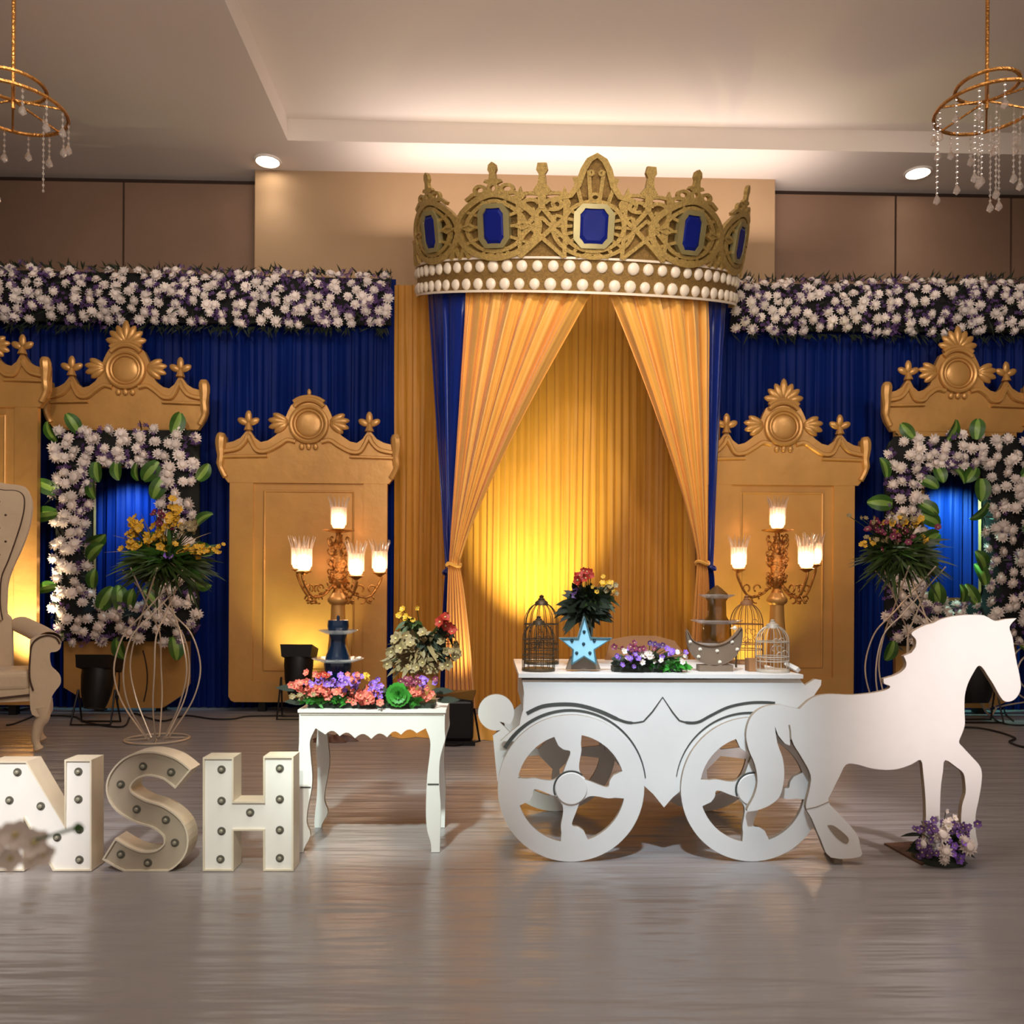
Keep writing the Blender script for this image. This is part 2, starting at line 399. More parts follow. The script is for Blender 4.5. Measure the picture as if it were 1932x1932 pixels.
# band
def bandfn(n0):
    return lambda u, v: K(-88 + 176 * u, BH * v, n0)
b = MB(); b.grid(bandfn(.0), 90, 3); b.grid(bandfn(-.02), 90, 3)
for v0 in (0, BH):
    b.grid(lambda u, v: K(-88 + 176 * u, v0, -.02 * v), 90, 1)
obj('band', b, M_crownb, crown)
b = MB()
for v0 in (.006, BH):
    ribbon(b, 0, [(math.radians(-88 + 176 * i / 80) * R0, v0) for i in range(81)], .014, 0, .016)
obj('band_edge', b, M_pearl, crown, label='pale edging along the crown band')
pm = MB().lathe([(0.0005, .016), (.014, .0155), (.028, .010), (.0325, .004), (.034, -.004)], n=14).mesh('pearl', M_pearl, None, True)
NP = 36
def frame_rot(th, v):
    p = K(th, v); nrm = (K(th, v, .1) - p).normalized(); up = (K(th, v + .1) - p).normalized()
    t = up.cross(nrm).normalized()
    return Matrix((t, up, nrm)).transposed().to_euler()
for row, v0 in ((0, .058), (1, .185)):
    for i in range(NP):
        th = -86 + 171 * i / (NP - 1) + (1.0 if row else 0) * .8
        inst('pearl', pm, K(th, v0, .004), crown, frame_rot(th, v0), random.Random(i + row * 99).uniform(1.2, 1.4))
# medallions
GEMS = [(-57.5, 0), (-30, 0), (-0.4, 1), (30.5, 0), (58.5, 0)]
def octagon(cx, cy, a, b_, ch=.38):
    return [(cx + a * (1 - ch), cy + b_), (cx + a, cy + b_ * (1 - ch)), (cx + a, cy - b_ * (1 - ch)), (cx + a * (1 - ch), cy - b_), (cx - a * (1 - ch), cy - b_), (cx - a, cy - b_ * (1 - ch)), (cx - a, cy + b_ * (1 - ch)), (cx - a * (1 - ch), cy + b_)]
def dens(pts, closed=True, step=.03):
    out = []; m = len(pts)
    for i in range(m if closed else m - 1):
        a = Vector(pts[i]); c = Vector(pts[(i + 1) % m]); k = max(1, int((c - a).length / step))
        out += [tuple(a.lerp(c, j / k)) for j in range(k)]
    if not closed: out.append(tuple(pts[-1]))
    return out
cc = BH + .29
for th0, big in GEMS:
    md = MB(); bk = MB()
    a = .105 if big else .092; bb = .165 if big else .17
    if not big:
        outer = [(x * (1 if y < 0 else 1 - .35 * (y / .3) ** 2), cc + y) for x, y in el(0, 0, .345, .29, 36)]
        fillshape(bk, th0, [(x * .97, y) for x, y in outer], -.012, .002)
        ribbon(md, th0, outer, .042, 0, .034, True)
        ribbon(md, th0, [(x * .72, cc + (y - cc) * .80) for x, y in outer], .028, 0, .028, True)
        for k in (0, 35, 70, 110, 145, 180, 215, 250, 290, 325):
            c_, s_ = math.cos(math.radians(k)), math.sin(math.radians(k))
            ribbon(md, th0, dens([(c_ * .13, cc + s_ * .16), (c_ * .32, cc + s_ * .27)], False), .022, 0, .024)
        # arrow-like ties and scrolls
        for s in (-1, 1):
            ribbon(md, th0, [(s * x, y) for x, y in [(.17, cc), (.22, cc + .03), (.30, cc), (.22, cc - .03), (.17, cc)]], .02, 0, .036)
            ribbon(md, th0, el(s * .11, cc + .335, .045, .038, 14), .022, 0, .03, True)
            ribbon(md, th0, [(s * x, y) for x, y in [(.02, cc + .33), (.08, cc + .30), (.17, cc + .30), (.24, cc + .25)]], .026, 0, .032)
            for q in (.05, .11): ribbon(md, th0, [(0, BH + .06), (s * q, BH + .005)], .018, 0, .024)
        ribbon(md, th0, el(0, cc + .345, .035, .04, 12), .022, 0, .03, True)
        # finial
        fillshape(md, th0, [(-.03, cc + .38), (-.075, cc + .40), (-.06, cc + .425), (-.03, cc + .425), (-.022, cc + .48), (-.035, cc + .51), (-.028, cc + .555), (0, cc + .58), (.028, cc + .555), (.035, cc + .51), (.022, cc + .48), (.03, cc + .425), (.06, cc + .425), (.075, cc + .40), (.03, cc + .38)], 0, .03)
    else:
        cc2 = cc - .005
        top = [(-.30, cc2 + .21), (-.26, cc2 + .245), (-.17, cc2 + .27), (-.12, cc2 + .36), (-.085, cc2 + .50), (-.05, cc2 + .58), (0, cc2 + .62), (.05, cc2 + .58), (.085, cc2 + .50), (.12, cc2 + .36), (.17, cc2 + .27), (.26, cc2 + .245), (.30, cc2 + .21)]
        fillshape(bk, th0, [(.30, BH), ] + top[::-1] + [(-.30, BH)], -.012, .002)
        ribbon(md, th0, top, .035, 0, .036)
        ribbon(md, th0, el(0, cc2, .215, .225, 32), .026, 0, .032, True)
        ribbon(md, th0, el(0, cc2, .29, .28, 30, -200, 20), .026, 0, .028)
        ribbon(md, th0, el(0, cc2 + .26, .032, .03, 12), .02, 0, .03, True)
        for k in range(0, 360, 20):
            c_, s_ = math.cos(math.radians(k)), math.sin(math.radians(k)); e = 1.75 if 60 <= k <= 120 else 1.0
            ribbon(md, th0, dens([(c_ * .15, cc2 + s_ * .16), (c_ * .29, cc2 + s_ * .285 * e)], False), .022, 0, .026)
        for s in (-1, 1):
            ribbon(md, th0, [(s * x, y) for x, y in el(.235, cc2 + .20, .055, .05, 14, -60, 220)], .024, 0, .03)
            ribbon(md, th0, el(s * .035, cc2 + .47, .014, .022, 10), .014, 0, .034, True)
            for q in (.05, .12): ribbon(md, th0, [(0, BH + .05), (s * q, BH + .005)], .018, 0, .024)
    mpt = obj('medallion', md, M_crown, crown, False)
    obj('backing', bk, M_crownb, mpt, False)
    cy_ = cc if not big else cc - .005
    g = MB(); oc = octagon(0, cy_, a + .03, bb + .03); oi = dens(octagon(0, cy_, a + .014, bb + .014), True, .04)
    ribbon(g, th0, oi, .036, 0, .046, True); obj('gem_bezel', g, M_bezel, crown, False)
    g = MB(); o1 = octagon(0, cy_, a, bb); o2 = octagon(0, cy_, a * .72, bb * .76)
    vs = [K(th0 + x * DG, y, .008) for x, y in o1] + [K(th0 + x * DG, y, .030) for x, y in o1] + [K(th0 + x * DG, y, .044) for x, y in o2]
    g.add(vs, [(i + s0, (i + 1) % 8 + s0, (i + 1) % 8 + 8 + s0, i + 8 + s0) for s0 in (0, 8) for i in range(8)] + [tuple(range(16, 24)), tuple(range(7, -1, -1))])
    obj('gem', g, M_gem, crown, False)
# diamond lattice panels between medallions
for th0, hh in ((-15.2, .62), (15.0, .62), (-43.8, .30), (44.5, .30), (-75, .26), (76, .26)):
    md = MB(); bk = MB(); wd = .165 if hh > .5 else .10
    z0 = BH
    if hh > .5:
        fillshape(bk, th0, dens([(-wd, z0), (wd, z0), (wd, z0 + .5), (0, z0 + .56), (-wd, z0 + .5)], True, .08), -.012, .002)
        for s in (-1, 1):
            ribbon(md, th0, dens([(s * wd, z0), (-s * wd, z0 + .36)], False), .026, 0, .032)
            ribbon(md, th0, dens([(s * wd, z0 + .17), (0, z0 + .36), (-0 * s, z0 + .36)], False), .024, 0, .03)
            ribbon(md, th0, dens([(0, z0 + .18), (s * .10, z0 + .30), (0, z0 + .46)], False), .03, 0, .03)
            ribbon(md, th0, [(s * x, y) for x, y in el(.08, z0 + .475, .06, .045, 16, -120, 170)], .026, 0, .034)
            ribbon(md, th0, [(s * x, y) for x, y in el(.09, z0 + .53, .11, .05, 10, 10, 170)], .024, 0, .03)
            fillshape(md, th0, [(s * .17, z0 + .42), (s * .135, z0 + .56), (s * .155, z0 + .64), (s * .185, z0 + .56), (s * .19, z0 + .42)][::s], 0, .03)
            ribbon(md, th0, dens([(s * wd, z0), (s * wd, z0 + .5)], False), .024, 0, .03)
        fillshape(md, th0, [(-.022, z0 + .44), (-.03, z0 + .56), (-.065, z0 + .60), (-.03, z0 + .66), (-.022, z0 + .74), (-.04, z0 + .78), (-.03, z0 + .84), (.03, z0 + .84), (.04, z0 + .78), (.022, z0 + .74), (.03, z0 + .66), (.065, z0 + .60), (.03, z0 + .56), (.022, z0 + .44)], 0, .034)
    else:
        fillshape(bk, th0, [(-wd, z0), (wd, z0), (wd * .3, z0 + hh), (-wd * .3, z0 + hh)], -.012, .002)
        for s in (-1, 1):
            ribbon(md, th0, dens([(s * wd, z0), (-s * .03, z0 + hh)], False), .026, 0, .03)
            ribbon(md, th0, dens([(0, z0), (s * .07, z0 + hh * .5)], False), .022, 0, .028)
    mpt = obj('lattice_panel', md, M_crown, crown, False); obj('backing', bk, M_crownb, mpt, False)

# ------------------------------------------------------------------ gathered drapes
def gathered(name, tops, ties, feet, m, label, pleats, amp, cat='drape', edge_sag=None, nu=120, seed=5, tielabel=None):
    """tops/ties/feet: functions s->point ; surface runs top -> tie -> floor"""
    rnd = random.Random(seed); phs = [rnd.uniform(0, 6.28) for _ in range(4)]
    def pl(s, k): return math.sin(2 * PI * pleats * s + 1.5 * math.sin(5 * s + phs[0])) * .7 + .4 * math.sin(2 * PI * pleats * 2.3 * s + phs[1]) + .2 * math.sin(2 * PI * pleats * 4.1 * s + phs[2])
    base = ties(0.5).copy(); base.z = 0
    root = thing(name, base, label, cat)
    def up(s, t):
        a = tops(s); c = ties(s)
        q = 1 - (1 - t) ** (1 + (edge_sag(s) if edge_sag else 0))
        p = Vector((a.x + (c.x - a.x) * q, a.y + (c.y - a.y) * t, a.z + (c.z - a.z) * t))
        am = amp * (1 - t * .80) * min(1, .45 + t * 4)
        p.y += pl(s, 0) * am; p.x += .3 * am * math.cos(2 * PI * pleats * s)
        return p
    obj('swag', MB().grid(up, nu, 34), m, root)
    def dn(s, t):
        a = ties(s); c = feet(s)
        q = min(1, t ** .7)
        p = Vector((a.x + (c.x - a.x) * q, a.y + (c.y - a.y) * t, a.z + (c.z - a.z) * t))
        am = amp * (.2 + .8 * q); p.y += pl(s, 0) * am * .7; return p
    if feet: obj('tail', MB().grid(dn, nu, 20), m, root)
    c0, c1 = ties(0), ties(1); mid = (c0 + c1) / 2; rr = (c1 - c0).length / 2 + .012
    ring = [mid + Vector((math.cos(a) * rr, math.sin(a) * .035, .012 * math.sin(2 * a))) for a in [2 * PI * k / 20 for k in range(20)]]
    obj('tie_band', MB().tube(ring, .014, 6, True), m, root)
    return root
def th_of(px):   # crown angle whose hem projects to px
    best = min(((abs((lambda p: (cam_px(p)))(K(t / 4, 0))[0] - px), t / 4) for t in range(-340, 341)), key=lambda z: z[0]); return best[1]
Rinv = R3.transposed()
def cam_px(p):
    d = Rinv @ (Vector(p) - Vector((0, 0, H))); return (966 + F * d.x / -d.z, HZ - F * d.y / -d.z)
def arc(t0, t1, v=.05, n=-.085): return lambda s: K(t0 + (t1 - t0) * s, v, n)
def seg(a, c): return lambda s: a.lerp(c, s)
tA, tB, tCc, tD = th_of(863), th_of(1122), th_of(1146), th_of(1353)
YT = 6.62
gathered('amber_drape', arc(tA, tB), seg(P(846, 1066, YT), P(866, 1066, YT)), seg(P(836, 1372, YT), P(892, 1372, YT)) if False else seg(G(838, 1378), G(900, 1370)), M_amber,
         'amber drape swept to the left tie beneath the crown', 6, .055, edge_sag=lambda s: .22 * s)
gathered('amber_drape', arc(tCc, tD), seg(P(1316, 1062, YT), P(1334, 1062, YT)), seg(G(1296, 1366), G(1340, 1366)), M_amber,
         'amber drape swept to the right tie beneath the crown', 5, .055, edge_sag=lambda s: .25 * (1 - s), seed=8)
gathered('blue_drape', arc(-86, tA + 1), seg(P(840, 1080, YT + .1), P(850, 1080, YT + .1)), seg(G(828, 1362), G(846, 1362)), M_satin,
         'royal blue drape hanging from the left end of the crown beside the amber drape', 3, .03, seed=9, nu=50)
gathered('blue_drape', arc(tD, 86), seg(P(1336, 1072, YT + .1), P(1346, 1072, YT + .1)), seg(G(1338, 1360), G(1352, 1360)), M_satin,
         'narrow royal blue drape hanging from the right end of the crown', 3, .03, seed=10, nu=40)

# ------------------------------------------------------------------ flower meshes
def mum_mesh(name, m_pet, m_c, r=.05, layers=((14, 1.0, .10), (12, .80, .45), (8, .5, .85)), seed=1):
    rnd = random.Random(seed); mb = MB()
    for n, rr, el_ in layers:
        for k in range(n):
            a = 2 * PI * k / n + rnd.uniform(-.12, .12); e = el_ + rnd.uniform(-.08, .08)
            d = Vector((math.cos(a) * math.cos(e), math.sin(a) * math.cos(e), math.sin(e))); L = r * rr * rnd.uniform(.9, 1.08)
            sd = Vector((-math.sin(a), math.cos(a), 0)) * r * .17
            b0 = Vector((0, 0, .004)); md = b0 + d * L * .6
            mb.add([b0, md + sd, b0 + d * L - Vector((0, 0, r * .12 * rr)), md - sd], [(0, 1, 2, 3)], 0)
    mb.ell((0, 0, r * .35), (r * .5, r * .5, r * .32), 8, 4); mb.mi[-32:] = [0] * 32
    return mb.mesh(name, [m_pet, m_c], None, True)
def petal_flower(name, m_pet, m_c, n=5, r=.04, cup=.4, wd=.5):
    mb = MB()
    for k in range(n):
        a = 2 * PI * k / n; e = cup
        d = Vector((math.cos(a) * math.cos(e), math.sin(a) * math.cos(e), math.sin(e))); sd = Vector((-math.sin(a), math.cos(a), 0)) * r * wd
        mb.add([(0, 0, 0), d * r * .55 + sd, d * r + Vector((0, 0, -r * .1)) + sd * .3, d * r - sd * .3 + Vector((0, 0, -r * .1)), d * r * .55 - sd], [(0, 1, 2, 3, 4)], 0)
    mb.k = 1; mb.ell((0, 0, r * .12), (r * .2, r * .2, r * .2), 6, 4)
    return mb.mesh(name, [m_pet, m_c], None, True)
MUMS = [mum_mesh('chrysanthemum', M_mum, M_mumc, .05, seed=s) for s in range(4)]
def aim(d, spin=0):
    q = Vector(d).to_track_quat('Z', 'Y'); return (q.to_matrix() @ Matrix.Rotation(spin, 3, 'Z')).to_euler()
def floret(mb, p, r, rnd):
    d = Vector((rnd.uniform(-1, 1), -1, rnd.uniform(-.6, 1))).normalized(); q = d.to_track_quat('Z', 'Y').to_matrix()
    for k in range(5):
        a = 2 * PI * k / 5
        c, s = math.cos(a), math.sin(a)
        mb.add([p, p + q @ Vector((r * .7 * math.cos(a - .4), r * .7 * math.sin(a - .4), .3 * r)), p + q @ Vector((r * c, r * s, .35 * r)), p + q @ Vector((r * .7 * math.cos(a + .4), r * .7 * math.sin(a + .4), .3 * r))], [(0, 1, 2, 3)])
def blade(mb, p, d, L, wd, rnd, droop=.2, seg_=4):
    d = Vector(d).normalized(); side = d.cross(Vector((rnd.uniform(-.3, .3), -1, .2))).normalized() * wd / 2
    vs = []
    for i in range(seg_ + 1):
        t = i / seg_; c = Vector(p) + d * L * t + Vector((0, 0, -droop * L * t * t)); ww = math.sin(PI * min(1, .12 + t * .88)) 
        vs += [c - side * ww, c + side * ww]
    mb.add(vs, [(2 * i, 2 * i + 1, 2 * i + 3, 2 * i + 2) for i in range(seg_)])
# striped broad leaf (shared mesh)
def broad_leaf(L=.145, wd=.10):
    mb = MB()
    for (a, c, mi, nm) in ((-1, -.35, 0, 0), (-.35, .35, 1, 0), (.35, 1, 0, 0)):
        mb.k = mi
        def fn(u, v, a=a, c=c):
            s = a + (c - a) * u; ww = math.sin(PI * (.10 + .87 * v)) ** .6 * wd / 2
            return Vector((s * ww, L * (v - .35), .03 * math.sin(v * 2.6) + .012 * abs(s)))
        mb.grid(fn, 2, 6)
    return mb.mesh('leaf', [M_leaf, M_leafs], None, True)
LEAF = broad_leaf()

# ------------------------------------------------------------------ floral strips above the curtains
def strip(px0, px1, ytop0, ytop1, ybot0, ybot1, label, seed):
    rnd = random.Random(seed); Yf = 7.49
    def pt(u, v, out=0):
        px = px0 + (px1 - px0) * u; yt = ytop0 + (ytop1 - ytop0) * u; yb = ybot0 + (ybot1 - ybot0) * u
        p = P(px, yt + (yb - yt) * v, Yf)
        bul = math.cos((v - .5) * PI * .95) * .10
        return p + Vector((0, -bul - out + .1, 0))
    mid = pt(.5, 1); root = thing('flower_garland', Vector((mid.x, Yf, mid.z)), label, 'flower garland')
    b = MB(); b.grid(lambda u, v: pt(.0 + u, .06 + .88 * v, -.03), 30, 8); b.grid(lambda u, v: pt(u, .06 + .88 * v, 0) + Vector((0, .06, 0)), 10, 2)
    for uu in (0, 1):
        b.grid(lambda u, v: (pt(uu, .06 + .88 * v, -.03)).lerp(pt(uu, .06 + .88 * v, 0) + Vector((0, .06, 0)), u), 1, 8)
    obj('foam_core', b, M_foam, root)
    # hanging truss bracket behind (part)
    W = abs(px1 - px0); rows = 7; n = int(W / 25.5); pts = []
    for r in range(rows):
        for k in range(n):
            u = (k + .5 + (.5 if r % 2 else 0) + rnd.uniform(-.42, .42)) / n; v = (r + .5 + rnd.uniform(-.36, .36)) / rows
            if u > 1.0 or u < 0 or rnd.random() < .06: continue
            pts.append((u, v))
    for u, v in pts[:298]:
        p = pt(u, v, .02); d = Vector((rnd.uniform(-.45, .45), -1, (.5 - v) * 1.5 + rnd.uniform(-.35, .35)))
        inst('flower', rnd.choice(MUMS), p, root, aim(d, rnd.uniform(0, 6)), rnd.uniform(.92, 1.2))
    fl = MB(); gr = MB()
    for _ in range(int(W * 1.0)):
        cl = pt(rnd.random(), rnd.random() ** 1.0, .0)
        if rnd.random() < .34:
            c = cl
            for _ in range(4): floret(fl, c + Vector((rnd.uniform(-.05, .05), rnd.uniform(-.05, .0), rnd.uniform(-.04, .04))), .020, rnd)
        u = rnd.random(); v = rnd.choice([.03, 1, rnd.random(), rnd.random()]); p = pt(u, v, -.01)
        blade(gr, p, (rnd.uniform(-.6, .6), rnd.uniform(-1, -.2), (.35 if v < .3 else -.6 if v > .7 else 0) + rnd.uniform(-.3, .3)), rnd.uniform(.06, .14), .016, rnd, .1, 2)
    obj('purple_filler_blooms', fl, M_purple, root, kind='stuff'); obj('foliage', gr, M_leafd, root, kind='stuff')
    bt = MB()
    for u in (.12, .5, .88):
        p = pt(u, .5); bt.box((p.x - .02, Yf + .05, p.z - .03), (p.x + .02, Yf + .18, p.z + .03))
    obj('hanging_bracket', bt, M_black, root)
    return root
strip(-45, 735, 493, 512, 604, 612, 'long white and purple flower garland above the left blue curtain', 11)
strip(1384, 1985, 522, 520, 622, 628, 'long white and purple flower garland above the right blue curtain', 12)

# ------------------------------------------------------------------ gold cut-out panels
def lobes(mb, c, n, L, wd, a0, a1, y0, y1, tip=1.0):
    for k in range(n):
        a = math.radians(a0 + (a1 - a0) * k / max(1, n - 1)); d = Vector((math.cos(a), 0, math.sin(a)))
        LL = L * (1.0 if abs(k - (n - 1) / 2) < .6 else .86) * tip
        m = Matrix((d, Vector((0, 1, 0)), d.cross(Vector((0, 1, 0))))).transposed()
        mb.ell(Vector(c) + d * LL * .55, (LL * .52, (y1 - y0) / 2, wd), 12, 6, m)
def pediment(root, A, s, hw, fan, z_bot_left=-100, full=True):
    """A: world anchor of medallion centre; local units = px * s"""
    def W(x, z, dy=0): return Vector((A.x + x * s, A.y + dy, A.z + z * s))
    k = hw / 150.0
    half = [(0, 44), (20, 44), (33, 36), (40, 22), (46, 6), (47, -8), (58, -22 * 1), (70, -31), (82, -34), (92, -26), (99, -14), (103, -6), (107, -14), (116, -26), (128, -33), (140, -36), (141, -24), (147, -21), (153, -24), (155, -36), (155, -78), (150, -92), (137, -110)]
    half = [(x * k if x > 50 else x, z) for x, z in half]
    cont = [(A.x + x * s, A.z + z * s) for x, z in half] + [(A.x - x * s, A.z + z * s) for x, z in half[::-1][:-1]]
    ped = MB().plate([cont], A.y - .004, A.y + .05)
    po = obj('pediment', ped, M_gold, root, False)
    q = MB(); q.tube([W(math.cos(a) * 33, math.sin(a) * 33, -.02) for a in [2 * PI * i / 32 for i in range(32)]], 4.5 * s, 8, True)
    q.tube([W(math.cos(a) * 26, math.sin(a) * 26, -.02) for a in [2 * PI * i / 32 for i in range(32)]], 2.5 * s, 8, True)
    obj('medallion_ring', q, M_gold, po)
    q = MB(); q.ell(W(0, 0, -.012), (24 * s, .02, 24 * s), 24, 8); obj('medallion_disc', q, M_gold, po)
    for sg in (-1, 1):
        q = MB(); c = W(sg * 38, 4, -.005)
        lobes(q, c, 4, 36 * s, 7.0 * s, (90 - sg * 62), (90 - sg * 128), -.03, .02)
        obj('leaf_spray', q, M_gold, po)
        q = MB(); fx = sg * 103 * k
        lobes(q, W(fx, -1, 0), 3, 25 * s, 6.6 * s, 90 - 62, 90 + 62, -.02, .02); q.tube([W(fx, -12, 0), W(fx, 2, 0)], [9 * s, 3.5 * s], 8)
        obj('finial', q, M_gold, po)
        # swooping moulding, base moulding and ear
        mp = [(24 * sg, -33), (40 * sg, -30), (56 * sg, -40), (72 * sg * k, -51), (88 * sg * k, -50), (98 * sg * k, -33), (103 * sg * k, -22), (108 * sg * k, -33), (120 * sg * k, -46), (138 * sg * k, -51), (150 * sg * k, -52)]
        q = MB(); q.tube(cr([W(x, z, -.012) for x, z in mp], 5), 4.6 * s, 6)
        q.tube([W(x, z, -.018) for x, z in [(70 * sg * k, -60), (150 * sg * k, -62)]], 3.0 * s, 6)
        obj('scroll_moulding', q, M_gold, po)
        q = MB(); q.tube(cr([W(sg * x * k, z, -.01) for x, z in [(148, -18), (150, -40), (149, -60), (150, -80), (141, -100)]], 4), [9 * s * f for f in [.7, 1.0, 1.15, 1.15] + [1.1, 1.0, .95, .9] + [.8] * 4 + [.6] * 5], 8)
        obj('ear_scroll', q, M_gold, po)
    q = MB()
    q.tube([W(math.cos(a) * 36, 10 + math.sin(a) * 36, -.012) for a in [math.radians(40 + 10 * i) for i in range(11)]], 5 * s, 8)
    q.tube([W(math.cos(a) * 40, 18 + math.sin(a) * 33, -.012) for a in [math.radians(45 + 10 * i) for i in range(10)]], 4.5 * s, 8)
    if not fan: q.ell(W(0, 60, 0), (4 * s, 4 * s, 7 * s), 8, 6)
    obj('crest_arch', q, M_gold, po)
    if fan:
        q = MB(); lobes(q, W(0, 48, -.005), 7, 42 * s, 7.6 * s, 90 - 78, 90 + 78, -.03, .02); obj('palmette', q, M_gold, po)
    q = MB()
    for x in (-13, 0, 13): q.ell(W(x, -42, -.018), (5 * s, .012, 6 * s), 10, 6)
    obj('pendant_drops', q, M_gold, po)
    return po
def panel_door(cx, cy, hw, fan, ybot, Yp, label, bodyhw, inset):
    A = P(cx, cy, Yp); s = Yp / F; base = P(cx, ybot, Yp)
    root = thing('display_door', Vector((A.x, Yp, 0)), label, 'decorative panel', 'gold cut-out panels along the backdrop')
    zt = A.z - 60 * s; zb = base.z; bw = bodyhw * s
    r = .05
    body = [(A.x - bw, zt), (A.x - bw, zb + r), (A.x - bw + .02, zb + .015), (A.x - bw + r, zb), (A.x + bw - r, zb), (A.x + bw - .02, zb + .015), (A.x + bw, zb + r), (A.x + bw, zt)]
    ix0, ix1 = A.x - inset * s, A.x + inset * s; iz1 = A.z - 105 * s; iz0 = zb + 40 * s
    hole = [(ix0, iz1), (ix1, iz1), (ix1, iz0), (ix0, iz0)]
    obj('panel_body', MB().plate([body, hole], A.y, A.y + .05), M_gold, root, False)
    obj('inset_board', MB().box((ix0 - .01, A.y + .022, iz0 - .01), (ix1 + .01, A.y + .045, iz1 + .01)), M_gold, root, False)
    q = MB(); e = 20 * s
    loop = [(ix0 + e, iz1 - e), (ix1 - e, iz1 - e), (ix1 - e, iz0 + e), (ix0 + e, iz0 + e)]
    for i in range(4):
        a = loop[i]; c = loop[(i + 1) % 4]; q.tube([(a[0], A.y + .02, a[1]), (c[0], A.y + .02, c[1])], 2.2 * s, 6)
    obj('inner_moulding', q, M_gold, root)
    pediment(root, A, s, hw, fan)
    for sx in (-.6, .6): obj('rear_prop', MB().box((A.x + sx * bw - .03, A.y + .055, 0), (A.x + sx * bw + .03, A.y + .12, zb + .25)), M_black, root, False)
    return root
YP = 7.42
panel_door(583, 801, 164, False, 1325, YP, 'gold panelled cut-out door with a round crest, left of the amber drapes', 147, 103)
panel_door(1478, 806, 158, True, 1318, YP, 'gold panelled cut-out door with a palmette crest, right of the amber drapes', 138, 98)
panel_door(-58, 655, 142, True, 1330, YP - .24, 'tall warmly lit gold cut-out door at the far left edge, behind the throne chair', 126, 84)

